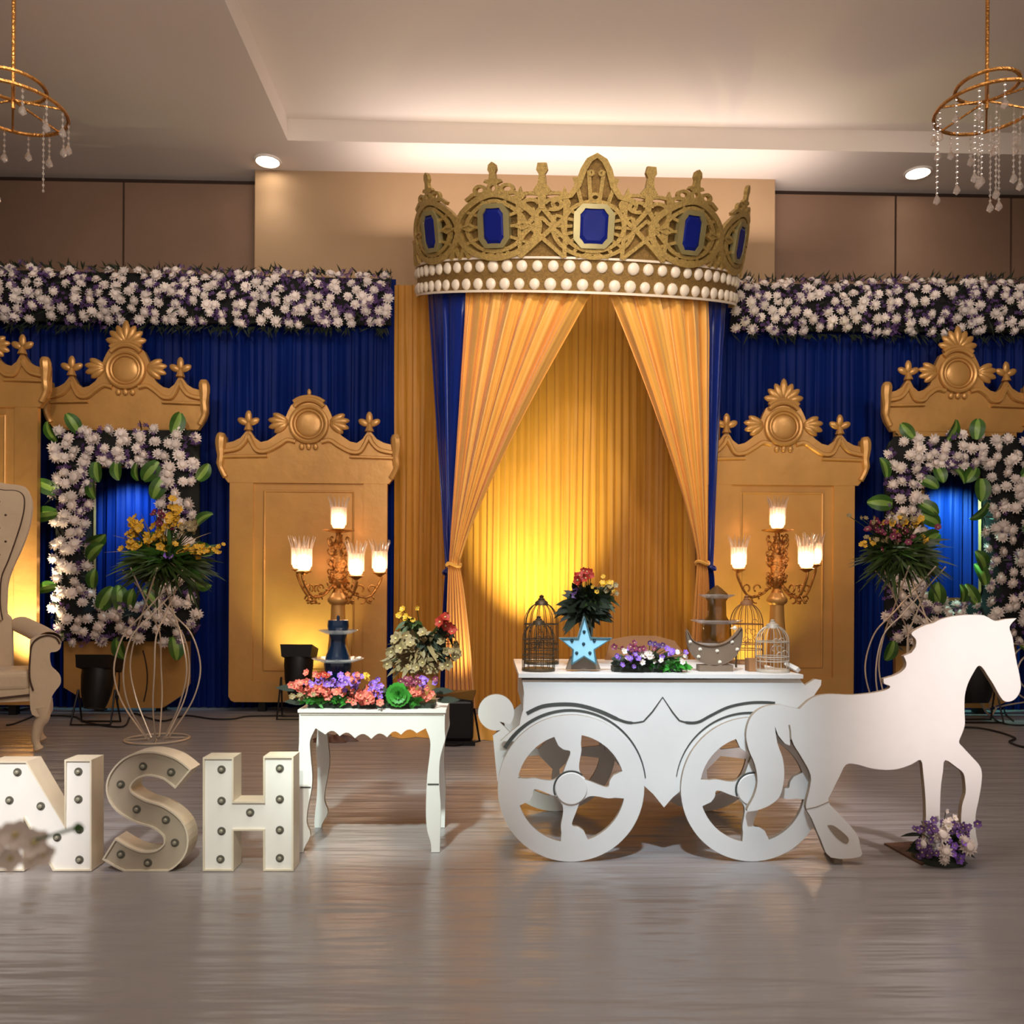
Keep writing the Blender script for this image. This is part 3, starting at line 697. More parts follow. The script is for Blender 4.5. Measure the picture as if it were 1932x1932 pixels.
# ------------------------------------------------------------------ gold arches with flower frames
def arch(cx, cy, hw, ox0, ox1, oy0, oy1, ybot, label, blabel, seed, inner):
    Yp = YP; A = P(cx, cy, Yp); s = Yp / F
    root = thing('display_arch', Vector((A.x, Yp, 0)), label, 'decorative panel', 'gold arches holding flower frames')
    pediment(root, A, s, hw, True)
    def Q(px, py): p = P(px, py, Yp); return (p.x, p.z)
    # body with opening, and a rounded tub shaped foot
    xl, xr = ox0 + 22, ox1 - 22
    outer = [Q(xl, cy + 88), Q(xr, cy + 88), Q(xr, oy1 - 5), Q(xr, oy1 + 75), Q(xr - 15, oy1 + 98), Q(xr - 50, ybot), Q(xl + 70, ybot), Q(xl + 30, oy1 + 100), Q(xl, oy1 + 82), Q(xl, oy1 - 5)]
    hole = [Q(*p) for p in [(inner[0], inner[1]), (inner[2], inner[1]), (inner[2], inner[3]), (inner[0], inner[3])]]
    obj('arch_body', MB().plate([outer, hole], A.y, A.y + .05), M_gold, root, False)
    for t in (.42, .62):
        q = MB(); pts = [Q(xl + (xr - xl) * t + (6 if t < .5 else 12) * math.sin(v * 3), oy1 + (ybot - oy1) * v) for v in [i / 10 for i in range(1, 10)]]
        q.tube([(x, A.y - .001, z) for x, z in pts], .006, 6); obj('foot_rib', q, M_gap, root)
    for sx in (xl + 60, xr - 60): p = P(sx, 1300, Yp); obj('rear_prop', MB().box((p.x - .03, A.y + .055, 0), (p.x + .03, A.y + .16, p.z + .1)), M_black, root, False)
    # flower frame
    rnd = random.Random(seed); Yf = Yp - .07
    fr = thing('wreath', P((ox0 + ox1) / 2, oy1, Yf), blabel, 'flower wreath', 'rectangular flower frames')
    cxm = (inner[0] + inner[2]) / 2; cym = (inner[1] + inner[3]) / 2
    def ring(u, v):
        # u around, v 0 inner ->1 outer
        a = 2 * PI * u; c, s_ = math.cos(a), math.sin(a); e = .32
        t_ = 1 / max(abs(c), abs(s_)); t_ = min(t_, 1.33)
        def sq(w_, h_): return (c * t_ * w_, s_ * t_ * h_)
        ia = sq((inner[2] - inner[0]) / 2, (inner[3] - inner[1]) / 2); oa = sq((ox1 - ox0) / 2, (oy1 - oy0) / 2)
        ocx, ocy = (ox0 + ox1) / 2, (oy0 + oy1) / 2
        return (cxm + ia[0]) * (1 - v) + (ocx + oa[0]) * v, (cym + ia[1]) * (1 - v) + (ocy + oa[1]) * v
    b = MB()
    def body(u, v):
        px, py = ring(u, .06 + .88 * v); p = P(px, py, Yf); p.y -= .07 * math.sin(PI * v) - .02; return p
    b.grid(body, 96, 6); b.grid(lambda u, v: P(*ring(u, .06 + .88 * v), Yf) + Vector((0, .05, 0)), 72, 1)
    obj('foam_core', b, M_foam, fr)
    # walk perimeter evenly
    per = []
    N = 400
    for i in range(N): per.append(ring(i / N, .5))
    acc = [0]
    for i in range(N): acc.append(acc[-1] + math.dist(per[i], per[(i + 1) % N]))
    T = acc[-1]
    def u_at(d):
        d %= T
        for i in range(N):
            if acc[i + 1] >= d: return (i + (d - acc[i]) / max(1e-6, acc[i + 1] - acc[i])) / N
        return 0
    nf = int(T / 22)
    for k in range(nf):
        for r in range(4):
            if rnd.random() < .04: continue
            u = u_at((k + (r % 2) * .5 + rnd.uniform(-.5, .5)) * T / nf); v = min(.96, max(.04, (r + .5 + rnd.uniform(-.42, .42)) / 4))
            px, py = ring(u, v); p = P(px, py, Yf); p.y -= .07 * math.sin(PI * v) + .012
            d = Vector((rnd.uniform(-.5, .5), -1, rnd.uniform(-.4, .5)))
            inst('flower', rnd.choice(MUMS), p, fr, aim(d, rnd.uniform(0, 6)), rnd.uniform(1.0, 1.35))
    nl = int(T / 56)
    for k in range(nl):
        for side in (0, 1):
            if rnd.random() < .18: continue
            u = u_at((k + rnd.uniform(-.3, .3) + side * .5) * T / nl); px, py = ring(u, -.02 if side == 0 else 1.02)
            a = math.atan2(-(py - cym), px - cxm) + (PI if side == 0 else 0) + rnd.uniform(-.5, .5)
            p = P(px, py, Yf - .05)
            inst('leaf', LEAF, p, fr, (PI / 2 + rnd.uniform(-.5, .3), a - PI / 2, 0), rnd.uniform(1.1, 1.5))
            fr.children[-1].rotation_euler = (Matrix.Rotation(-(a - PI / 2), 3, 'Y') @ Matrix.Rotation(PI / 2 + rnd.uniform(-.35, .25), 3, 'X') @ Matrix.Rotation(rnd.uniform(-.8, .8), 3, 'Y')).to_euler()
    fl = MB(); gr = MB()
    for _ in range(190):
        px, py = ring(u_at(rnd.uniform(0, T)), rnd.uniform(.05, .95)); p = P(px, py, Yf - .05)
        if rnd.random() < .6:
            for _ in range(4): floret(fl, p + Vector((rnd.uniform(-.04, .04), rnd.uniform(-.04, .0), rnd.uniform(-.04, .04))), .022, rnd)
        px, py = ring(u_at(rnd.uniform(0, T)), rnd.uniform(0, 1)); p = P(px, py, Yf - .03)
        blade(gr, p, (rnd.uniform(-1, 1), -.5, rnd.uniform(-1, 1)), rnd.uniform(.05, .11), .018, rnd, .1, 2)
    obj('purple_filler_blooms', fl, M_purple, fr, kind='stuff'); obj('foliage', gr, M_leafd, fr, kind='stuff')
arch(238, 698, 146, 98, 378, 806, 1215, 1336, 'gold arch with a palmette crest and round tub foot, behind the left flower stand', 'rectangular white and purple flower frame behind the left wire flower stand', 21, (176, 882, 302, 1136))
arch(1806, 706, 138, 1668, 1940, 818, 1225, 1336, 'gold arch with a palmette crest behind the white horse cut-out', 'rectangular white and purple flower frame behind the white horse head', 22, (1744, 890, 1852, 1128))

# ------------------------------------------------------------------ candelabras
def glass_shade(root, p, s=1.0, flare=1.0):
    arm = obj('glass_shade', MB().lathe([(.036 * s, 0), (.050 * s, .012), (.056 * s, .05), (.058 * s, .12), (.062 * s, .17)], p, 20), M_glass, root)
    q = MB()
    for k in range(14):
        a = 2 * PI * k / 14; d = Vector((math.cos(a), math.sin(a), 0))
        q.tube([p + d * .056 * s + Vector((0, 0, .03)), p + d * .059 * s + Vector((0, 0, .16)), p + d * .072 * s * flare + Vector((0, 0, .215)), p + d * .09 * s * flare + Vector((0, 0, .25 + .02 * (k % 2)))], [.008, .008, .006, .002], 5)
    obj('glass_prongs', q, M_crystal, arm)
    obj('lamp_bulb', MB().lathe([(.001, .01), (.020 * s, .02), (.030 * s, .06), (.022 * s, .10), (.001, .135)], p, 12), M_lamp, arm)
    light('POINT', 'candle_glow', p + Vector((0, -.1, .08)), None, .8, (1, .76, .52), .05)
def candelabra(cx, Y, arms, topy, label, capy=1130, tp=(0, 1000)):
    base = P(cx, 1300, Y); base.z = 0; s = Y / F
    root = thing('candelabra', base, label, 'candelabra', 'gold candelabras in front of the gold doors')
    def Z(py): return P(cx, py, Y).z
    zc = Z(capy)
    obj('pedestal', MB().lathe([(.17, 0), (.17, .03), (.13, .06), (.12, .10), (.105, .14), (.10, zc * .3), (.085, zc * .55), (.060, zc * .85), (.056, zc - .05), (.075, zc - .035), (.085, zc - .02), (.085, zc), (.07, zc + .02), (.05, zc + .05)], base, 24), M_gold, root)
    zt = Z(tp[1])
    h = zt - zc
    obj('ornate_stem', MB().lathe([(.05, zc + .05), (.035, zc + h * .15), (.055, zc + h * .22), (.07, zc + h * .32), (.05, zc + h * .40), (.065, zc + h * .50), (.055, zc + h * .62), (.03, zc + h * .72), (.045, zc + h * .80), (.022, zc + h * .88), (.02, zt - .02)], base, 14), M_gold2, root)
    q = MB(); rnd = random.Random(int(cx))
    for k in range(44):
        a = rnd.uniform(0, 6.28); z = zc + h * rnd.uniform(.14, .84); r0 = .05
        d = Vector((math.cos(a), math.sin(a), 0)); c = base + d * r0 + Vector((0, 0, z))
        q.tube(cr([c, c + d * .03 + Vector((0, 0, .02)), c + d * .04 + Vector((0, 0, .05)), c + d * .02 + Vector((0, 0, .06)), c + d * .015 + Vector((0, 0, .045))], 3), .006, 5)
        if k % 3 == 0: q.ell(c + d * .02, (.016, .016, .02), 8, 5)
    obj('leaf_scrollwork', q, M_gold2, root, kind='stuff')
    obj('top_plate', MB().lathe([(.02, -.025), (.05, -.02), (.125, -.006), (.13, 0), (.04, .004), (.03, .02)], base + Vector((0, 0, zt)), 24), M_gold2, root)
    glass_shade(root, base + Vector((0, 0, zt + .012)))
    for (dx, dy, py) in arms:
        e = Vector((base.x + dx * s, Y + dy, Z(py)))
        r = Vector((e.x - base.x, e.y - base.y, 0)); L = r.length; r.normalize(); z0 = zc + h * .22
        A0 = base + r * .04 + Vector((0, 0, z0)); dz = e.z - z0
        q = MB(); pts = [A0, A0 + r * L * .3 + Vector((0, 0, -.09)), A0 + r * L * .65 + Vector((0, 0, -.10)), Vector((e.x, e.y, e.z - .06)) + r * .01, Vector((e.x, e.y, e.z - .01))]
        q.tube(cr(pts, 6), .011, 7)
        m = A0 + r * L * .55 + Vector((0, 0, -.10))
        for sg in (-1, 1):
            q.tube([m + r * sg * (.035 + .032 * math.cos(a)) + Vector((0, 0, -.03 + .032 * math.sin(a))) for a in [math.radians(i * 24) for i in range(13)]], .007, 6)
            q.tube([m + r * sg * (.05 + .03 * math.cos(a)) + Vector((0, 0, .06 + .03 * math.sin(a))) for a in [math.radians(i * 24) for i in range(11)]], .007, 6)
        for k in range(4):
            c = A0.lerp(m, .3 + k * .3); q.ell(c + Vector((0, 0, -.02)), (.018, .018, .012), 8, 5)
        ar = obj('arm', q, M_gold2, root)
        obj('cup', MB().lathe([(.012, -.03), (.04, -.012), (.062, 0), (.05, .006), (.02, .01)], e, 18), M_gold2, ar)
        sh = e + Vector((0, 0, .008)); glass_shade(root, sh)
    return root
candelabra(637, 6.9, [(-80, .12, 1074), (-52, -.24, 1080), (42, -.24, 1088), (74, .1, 1080)], 0, 'tall gold candelabra with lit glass shades before the left gold door, behind the planter table')
candelabra(1465, 6.9, [(-79, -.08, 1075), (30, -.30, 1075), (82, .12, 1064)], 0, 'tall gold candelabra with lit glass shades before the right gold door, behind the dessert cart')

# ------------------------------------------------------------------ dessert cart
YCt = 3.33; DEP = 0.72; s3 = YCt / F
def Q3(px, py, Y=YCt): p = P(px, py, Y); return (p.x, p.z)
def crop3(pts): return [(900 + x / 3.632, 1150 + y / 3.632) for x, y in pts]
gz = G(1240, 1618).z
ground = min(Q3(1077, 1622)[1], Q3(1418, 1617)[1])
cart = thing('dessert_cart', Vector((P(1245, 1500, YCt).x, YCt + DEP / 2, 0)), 'white horse-carriage dessert cart with cut-out spoked wheels, topped with birdcages and a blue star', 'cart')
def wheel(cx, cy, r, Y, name='wheel'):
    p = P(cx, cy, Y); c0 = (p.x, p.z); R = r * YCt / F; k = YCt / F
    rr = R; off = rr - p.z   # keep it on the ground
    c0 = (p.x, rr + .001)
    Ro = R; Ri = R * .738
    # each opening between spokes is a hole: build contour from the inner rim arc and the spoke sides
    L = [(-60, 90), (-35, 160), (-10, 225), (-12, 255), (-50, 262), (-88, 288), (-110, 330)]
    Rr = [(67, 350), (64, 300), (68, 250), (54, 170), (58, 115), (95, 66)]
    sc = k / 3.632 * (R / (137 * k))
    def rot(pt, a): c, s_ = math.cos(a), math.sin(a); return (pt[0] * c - pt[1] * s_, pt[0] * s_ + pt[1] * c)
    holes = []
    for q in range(4):
        a = q * PI / 2
        right = [rot(pt, a) for pt in Rr]              # right side of spoke q, from rim to hub
        left = [rot(pt, a - PI / 2) for pt in L]       # left side of the next spoke clockwise, hub to rim
        p0 = right[0]; p1 = left[-1]
        a0 = math.atan2(p0[1], p0[0]); a1 = math.atan2(p1[1], p1[0])
        while a0 > a1 + PI: a0 -= 2 * PI
        while a1 > a0: a1 -= 2 * PI
        arc_ = [(Ri / sc * math.cos(a1 + (a0 - a1) * i / 14), Ri / sc * math.sin(a1 + (a0 - a1) * i / 14)) for i in range(15)]
        sm = [xz(v) for v in cr([(x, 0, z) for x, z in right[1:]], 3)] + [xz(v) for v in cr([(x, 0, z) for x, z in left[:-1]], 3)]
        hole = sm + arc_
        holes.append([(c0[0] + x * sc, c0[1] + z * sc) for x, z in hole])
    outer = circ(c0[0], c0[1], Ro, 72)
    mb = MB(); mb.plate([outer] + holes, Y - .012, Y + .008, 1)
    w_ = obj(name, mb, [M_white, M_edge], cart, False)
    q = MB(); q.lathe([(.001, .007), (R * .21, .007), (R * .22, .004), (R * .22, -.004)], (0, 0, 0), 32)
    v = [Vector((x.x, -x.z, x.y)) for x in q.v]; q.v = [Vector((c0[0] + x.x, Y - .012 + x.y, c0[1] + x.z)) for x in v]
    obj('hub', q, M_white, w_)
    q = MB(); q.tube([(c0[0] + R * .235 * math.cos(a), Y - .014, c0[1] + R * .235 * math.sin(a)) for a in [math.radians(50 + 8 * i) for i in range(20)]], .0035, 5)
    obj('hub_groove', q, M_groove, w_)
    return c0, Ro
for Y, nm in ((YCt - .03, 'wheel'), ):
    cL, RL = wheel(1077, 1487, 137, Y)
    cR, RR = wheel(1418, 1484, 135, Y)
Yr = YCt + DEP
# rear wheels share the same x
for cc_, R_ in ((cL, RL), (cR, RR)):
    mb = MB(); Ri = R_ * .74; q4 = []
    for q in range(4):
        a = q * PI / 2 + .14; arcp = [(cc_[0] + Ri * math.cos(a + (PI / 2 - .28) * i / 12), cc_[1] + Ri * math.sin(a + (PI / 2 - .28) * i / 12)) for i in range(13)]
        m_ = a + PI / 4 - .14
        q4.append(arcp + [(cc_[0] + R_ * .3 * math.cos(m_ + .6), cc_[1] + R_ * .3 * math.sin(m_ + .6)), (cc_[0] + R_ * .3 * math.cos(m_ - .6), cc_[1] + R_ * .3 * math.sin(m_ - .6))])
    mb.plate([circ(cc_[0], cc_[1], R_, 60)] + q4, Yr + .004, Yr + .022, 1)
    obj('wheel', mb, [M_white, M_edge], cart, False)
# front body board
ztop = Q3(1240, 1277)[1]
def body_outline():
    pts = crop3([(310, 480), (2190, 480), (2260, 560), (2310, 500), (2340, 505), (2335, 540), (2300, 620), (2225, 640)])
    pts = [(1507, 1279), (1520, 1292), (1538, 1281), (1548, 1283), (1547, 1293), (1535, 1312), (1515, 1330)]
    out = [Q3(984, 1282)] + [Q3(x, y) for x, y in pts]
    # right fender arc (hidden behind wheel) down to between the wheels
    out += [Q3(1530, 1400), Q3(1500, 1480), Q3(1420, 1500), Q3(1330, 1500)]
    out += [Q3(x, y) for x, y in crop3([(1400, 1236), (1340, 1285), (1280, 1355), (1205, 1262), (1143, 1205)])]
    out += [Q3(1180, 1500), Q3(1077, 1480), Q3(985, 1460)]
    out += [Q3(x, y) for x, y in crop3([(300, 800), (292, 760), (310, 700), (322, 600)])]
    return out
holesw = []
def arcw(c0, R, a0, a1, n=24): return [(c0[0] + R * math.cos(math.radians(a0 + (a1 - a0) * i / (n - 1))), c0[1] + R * math.sin(math.radians(a0 + (a1 - a0) * i / (n - 1)))) for i in range(n)]
# body with wheel arches cut so that floor shows through the wheels
def bodyshape():
    tl = [Q3(985, 1282)]; tr = [Q3(x, y) for x, y in [(1507, 1279), (1518, 1293), (1537, 1281), (1549, 1283), (1548, 1293), (1535, 1312), (1522, 1326)]]
    rr = RR * .80; ll = RL * .80
    right = arcw(cR, rr, 70, 190, 26)
    left = arcw(cL, ll, -10, 130, 30)
    mid = [Q3(x, y) for x, y in crop3([(1400, 1236), (1340, 1285), (1280, 1355), (1205, 1262), (1143, 1205)])]
    lft = [Q3(x, y) for x, y in crop3([(160, 900), (240, 830), (292, 790), (300, 740), (318, 680), (322, 560)])]
    return tl + tr + [(cR[0] + RR * .9 * math.cos(.9), cR[1] + RR * .9 * math.sin(.9))] + right + mid + left + lft
bs = bodyshape()
obj('front_board', MB().plate([bs], YCt - .004, YCt + .016, 1), [M_white, M_edge], cart, False)
# dark strips drawn along the gaps between the fender layers
lineA = [Q3(x, y) for x, y in crop3([(340, 712), (450, 662), (600, 648), (720, 660), (850, 700), (950, 745), (1020, 770), (1080, 775), (1140, 765), (1200, 700), (1270, 600), (1340, 705), (1385, 760), (1450, 775), (1520, 768), (1600, 725), (1720, 668), (1850, 640), (1960, 635), (2040, 640)])]
la = [xz(v) for v in cr([(x, 0, z) for x, z in lineA[:9]], 5)] + [lineA[9], lineA[10], lineA[11]] + [xz(v) for v in cr([(x, 0, z) for x, z in lineA[12:]], 5)]
def strip_line(pts, w0, Ya, Yb, wf=None):
    mb = MB(); m = len(pts); vs = []
    for i in range(m):
        q = Vector(pts[min(i + 1, m - 1)]) - Vector(pts[max(i - 1, 0)]); q.normalize()
        ww = wf(i / (m - 1)) if wf else w0; n_ = Vector((-q.y, q.x)) * ww / 2; p = Vector(pts[i])
        for a, y in ((p - n_, Ya), (p + n_, Ya), (p + n_, Yb), (p - n_, Yb)): vs.append(Vector((a.x, y, a.y)))
    fs = [(i * 4 + k, i * 4 + (k + 1) % 4, (i + 1) * 4 + (k + 1) % 4, (i + 1) * 4 + k) for i in range(m - 1) for k in range(4)] + [(3, 2, 1, 0), tuple((m - 1) * 4 + k for k in range(4))]
    return mb.add(vs, fs)
obj('wavy_groove', strip_line(la, .011, YCt - .0055, YCt - .002, lambda t: .015 if t < .32 else (.006 if .42 < t < .60 else .011)), M_groove, cart, False, label='dark wavy line rising to a point')
obj('fender_groove', strip_line(arcw(cL, RL * 1.045, 150, 6, 40), .009, YCt - .0055, YCt - .002, lambda t: .014 * (1 - .75 * t) + .001), M_groove, cart, False)
obj('fender_groove', strip_line(arcw(cR, RR * 1.045, 172, 60, 40), .009, YCt - .0055, YCt - .002, lambda t: .003 + .009 * t), M_groove, cart, False)
obj('top_groove', strip_line([Q3(984, 1281), Q3(1110, 1282), Q3(1300, 1281), Q3(1507, 1279)], .005, YCt - .0055, YCt - .002), M_groove, cart, False)
# cart top
xL = Q3(978, 1272)[0]; xR = Q3(1512, 1272)[0]; zT = Q3(1240, 1271)[1]
obj('table_top', MB().box((xL, YCt - .02, zT - .016), (xR, Yr + .02, zT)), [M_white], cart, False)
obj('side_board', MB().box((xL + .02, YCt + .02, zT - .15), (xL + .035, Yr - .014, zT - .016)), M_white, cart, False)
obj('side_board', MB().box((xR - .035, YCt + .02, zT - .15), (xR - .02, Yr - .014, zT - .016)), M_white, cart, False)
# rear body board with curved upper back
Lx = xL + .03; Rx = xR - .03
rb = [(Lx, zT - .02), (Rx, zT - .02), (Rx, zT - .13)] + arcw(cR, RR * .82, 60, 178, 20) + [((cL[0] + cR[0]) / 2, .17)] + arcw(cL, RL * .82, 2, 120, 20) + [(Lx, zT - .13)]
obj('rear_board', MB().plate([rb], Yr - .012, Yr + .004, 1), [M_white, M_edge], cart, False)
def Qr(px, py): p = P(px, py, Yr); return (p.x, p.z)
bk = [Qr(1140, 1262), Qr(1290, 1262), Qr(1285, 1228), Qr(1270, 1208), Qr(1235, 1199), Qr(1190, 1199), Qr(1150, 1206)]
# hidden lower part reaches the cart top
obj('raised_back', MB().plate([[(x, max(z, zT - .001)) for x, z in bk]], Yr - .03, Yr - .012, 0), M_brownbox, cart, False, label='scalloped back edge behind the flowers, painted tan for shade')  # rear rim of the white cart, its shade put into the tan colour
# left scroll with its stem
sc_c = (936, 1343); sp = []
for a in range(-40, 285, 12): sp.append((sc_c[0] + 34 * math.cos(math.radians(a)), sc_c[1] - 34 * math.sin(math.radians(a))))
stem = [(930, 1386), (934, 1430), (938, 1470), (948, 1500), (975, 1440), (985, 1400), (978, 1392), (968, 1386), (948, 1366), (942, 1360)]
scp = [Q3(x, y, YCt + .05) for x, y in sp] + [Q3(x, y, YCt + .05) for x, y in stem]
obj('end_scroll', MB().plate([scp], YCt + .03, YCt + .05, 1), [M_white, M_edge], cart, False)
q = MB(); q.box((xL - .10, YCt + .052, .30), (xL - .085, Yr - .1, .50)); 
sb = MB(); sb.tube(cr([Vector((Q3(945, 1390)[0], YCt + .05, .52)), Vector((Q3(945, 1430)[0], YCt + .3, .40)), Vector((Q3(960, 1470)[0], Yr - .02, .30))], 6), .018, 6)
obj('scroll_brace', sb, M_edge, cart)

# things on the cart ------------------------------------------------------
def birdcage(px, pyb, Y, r, h, zb, label, mwire, arch_=True):
    c = P(px, pyb, Y); c.z = zb; root = thing('birdcage', c, label, 'birdcage', 'ornamental birdcages on the dessert cart')
    hc = h * .55; dome = h * .30
    q = MB()
    for k in range(14):
        a = 2 * PI * k / 14; d = Vector((math.cos(a), math.sin(a), 0))
        pts = [c + d * r + Vector((0, 0, z)) for z in (.006, hc)]
        pts += [c + d * r * math.cos(t) + Vector((0, 0, hc + dome * math.sin(t))) for t in [PI / 2 * i / 6 * .92 for i in range(1, 7)]]
        q.tube(pts, .0016, 4)
    for z, rr in ((.008, 1), (hc * .36, 1), (hc * .5, 1), (hc, 1.0)):
        q.tube([c + Vector((math.cos(a) * r * rr, math.sin(a) * r * rr, z)) for a in [2 * PI * k / 24 for k in range(24)]], .0024, 5, True)
    obj('wire_frame', q, mwire, root)
    q = MB(); rnd = random.Random(int(px))
    for k in range(8):
        cc_ = c + Vector((rnd.uniform(-.5, .5) * r, -r * .95 + .003, hc * rnd.uniform(.5, 1.1)))
        q.tube([cc_ + Vector((.012 * math.cos(a), 0, .012 * math.sin(a))) for a in [math.radians(30 * i) for i in range(10)]], .0014, 4)
    obj('scroll_ornament', q, mwire, root)
    obj('base_tray', MB().lathe([(r * 1.02, 0), (r * 1.04, .004), (r * 1.0, .012), (.001, .012)], c, 24), mwire, root)
    tz = hc + dome * .97
    obj('roof_cap', MB().lathe([(r * .42, tz - .010), (r * .36, tz + .006), (r * .2, tz + h * .045), (r * .2, tz + h * .06), (r * .12, tz + h * .075), (r * .14, tz + h * .10), (.001, tz + h * .12)], c, 16), mwire, root)
    return root
zc = zT + .001
birdcage(1016, 1262, YCt + .10, .066, .235, zc, 'small dark wire birdcage at the left front of the cart, beside the star', M_cage)
birdcage(1021, 1245, YCt + .46, .078, .325, zc, 'taller dark wire birdcage behind the small one at the cart left end', M_cage)
birdcage(1457, 1262, YCt + .10, .066, .225, zc, 'whitewashed wire birdcage at the right end of the cart', M_cagew)
birdcage(1408, 1248, YCt + .52, .075, .330, zc, 'tall faint wire birdcage behind the crescent moon', M_brownbox)
# marquee star
def marquee(name, cont, Y, mface, mrim, root, dep=.035, lip=.007, sock=None):
    obj('face', MB().plate([cont], Y + .008, Y + dep), mface, root, False)
    mb = MB(); n = len(cont); A_ = sum(cont[i][0] * cont[(i + 1) % n][1] - cont[(i + 1) % n][0] * cont[i][1] for i in range(n)) / 2
    sg = 1 if A_ > 0 else -1; vs = []
    for i in range(n):
        p = Vector(cont[i]); e0 = (p - Vector(cont[i - 1])); e1 = (Vector(cont[(i + 1) % n]) - p)
        if e0.length < 1e-7 or e1.length < 1e-7: e0 = e1 = (e0 if e0.length > e1.length else e1)
        e0.normalize(); e1.normalize(); n0 = Vector((-e0.y, e0.x)) * sg; n1 = Vector((-e1.y, e1.x)) * sg
        nn = (n0 + n1); nn = nn / max(.35, nn.length ** 2 / 2) if nn.length > 1e-6 else n0
        inn = p + nn * lip * .5; out = p - nn * lip * .1
        vs += [Vector((out.x, Y, out.y)), Vector((inn.x, Y, inn.y)), Vector((inn.x, Y + .02, inn.y)), Vector((out.x, Y + .02 if dep < .05 else Y + dep, out.y))]
    mb.add(vs, [(i * 4 + k, i * 4 + (k + 1) % 4, ((i + 1) % n) * 4 + (k + 1) % 4, ((i + 1) % n) * 4 + k) for i in range(n) for k in range(4)])
    obj('rim', mb, mrim, root, False)
def bulb_mesh(r, ms, mbk):
    q = MB(); q.lathe([(.001, .003), (r * .92, .003), (r, .0), (r, -.002)], n=16)
    q.k = 1; q.ell((0, 0, .006), (r * .55, r * .55, r * .4), 10, 6)
    return q.mesh('bulb', [ms, mbk], None, True)
BU1 = bulb_mesh(.016, M_sock, M_bulb); BU2 = bulb_mesh(.007, M_sockb, M_sockb); BU3 = bulb_mesh(.0075, M_bulbw, M_bulbw)
def put_bulbs(root, pxs, Y, me):
    for px, py in pxs: inst('bulb', me, P(px, py, Y), root, (PI / 2, 0, 0))
Yst = YCt + .05
root = thing('marquee_star', Vector((P(1103, 1260, Yst).x, Yst, zc)), 'pale blue five-pointed marquee star with dark bulbs, standing on the cart', 'star ornament')
c5 = (1102, 1213); stp = []
tips = [(1102, 1162), (1157, 1201), (1129, 1254), (1078, 1256), (1054, 1201)]
inn_ = [(1117, 1198), (1125, 1222), (1102, 1238), (1080, 1224), (1090, 1199)]
tips = [(1103, 1163), (1156, 1204), (1126, 1254), (1079, 1254), (1055, 1204)]; inn_ = [(1115, 1203), (1122, 1226), (1102, 1239), (1081, 1226), (1091, 1203)]
for t, i_ in zip(tips, inn_): stp += [Q3(*t, Yst), Q3(*i_, Yst)]
marquee('star', stp, Yst, M_star, M_steel, root, .04, .008)
put_bulbs(root, [(1102, 1192), (1079, 1209), (1121, 1209), (1101, 1215), (1088, 1232), (1113, 1232)], Yst + .008, BU2)
ft = [Q3(1079, 1240, Yst), Q3(1103, 1236, Yst), Q3(1127, 1240, Yst), Q3(1136, 1265, Yst), Q3(1070, 1265, Yst)]; ft = [(x, max(z, zc)) for x, z in ft]
obj('foot', MB().plate([ft], Yst + .041, Yst + .075), M_moon, root, False)
# crescent moon marquee
Ym = YCt + .10
root = thing('marquee_moon', Vector((P(1348, 1255, Ym).x, Ym, zc)), 'taupe crescent moon marquee with small white bulbs lying points-up on the cart', 'moon ornament')
zb_ = zc
mo = [(1297, 1188), (1306, 1205), (1320, 1214), (1345, 1218), (1370, 1212), (1388, 1198), (1400, 1184), (1401, 1205), (1395, 1228), (1380, 1246), (1352, 1256), (1325, 1250), (1306, 1232), (1298, 1210)]
mo = [xz(v) for v in cr([(Q3(x, y, Ym)[0], 0, Q3(x, y, Ym)[1]) for x, y in mo], 3, True)]
marquee('moon', mo, Ym, M_moon, M_moon, root, .035, .005)
put_bulbs(root, [(1302, 1211), (1321, 1225), (1353, 1228), (1381, 1211), (1391, 1225), (1318, 1239), (1358, 1249)], Ym + .008, BU3)
bx = P(1352, 1255, Ym); obj('foot', MB().box((bx.x - .07, Ym + .0, zc), (bx.x + .07, Ym + .06, max(bx.z, zc + .004))), M_moon, root, False)
# wooden blocks on the cart
p = P(1420, 1250, YCt + .16)
o = obj('display_block', MB().box((p.x - .033, YCt + .10, zc), (p.x + .03, YCt + .16, zc + .052)), M_brownbox, None, False, loc=(p.x, YCt + .13, zc)); tag(o, 'small tan wooden display block between moon and whitewashed birdcage', 'block')
a = P(1478, 1254, YCt + .12); c = P(1506, 1268, YCt + .04)
q = MB(); d = (Vector((c.x, c.y, 0)) - Vector((a.x, a.y, 0))); 
q.tube([Vector((a.x + .012, a.y, zc + .03)), Vector((c.x, c.y, zc + .012))], .012, 4)
o = obj('wooden_wedge', q, M_white, None, False, loc=(c.x, c.y, zc)); tag(o, 'short pale board leaning off the right end of the cart top', 'board')
# bird
p = P(1389, 1196, YCt + .30)
bird = thing('bird_ornament', Vector((p.x, p.y, zc)), 'small white bird figurine above the right tip of the crescent moon', 'figurine')
q = MB(); q.ell(p + Vector((.004, 0, -.012)), (.016, .016, .036), 12, 8, Matrix.Rotation(.25, 3, 'Y')); q.ell(p + Vector((-.006, 0, .026)), (.010, .010, .010), 10, 6); q.tube([p + Vector((-.014, 0, .026)), p + Vector((-.026, 0, .024))], [.004, .001], 6)
obj('body', q, M_pearl, bird); obj('perch', MB().tube([Vector((p.x, p.y, zc)), p + Vector((0, 0, -.04))], .005, 6), M_cage, bird)
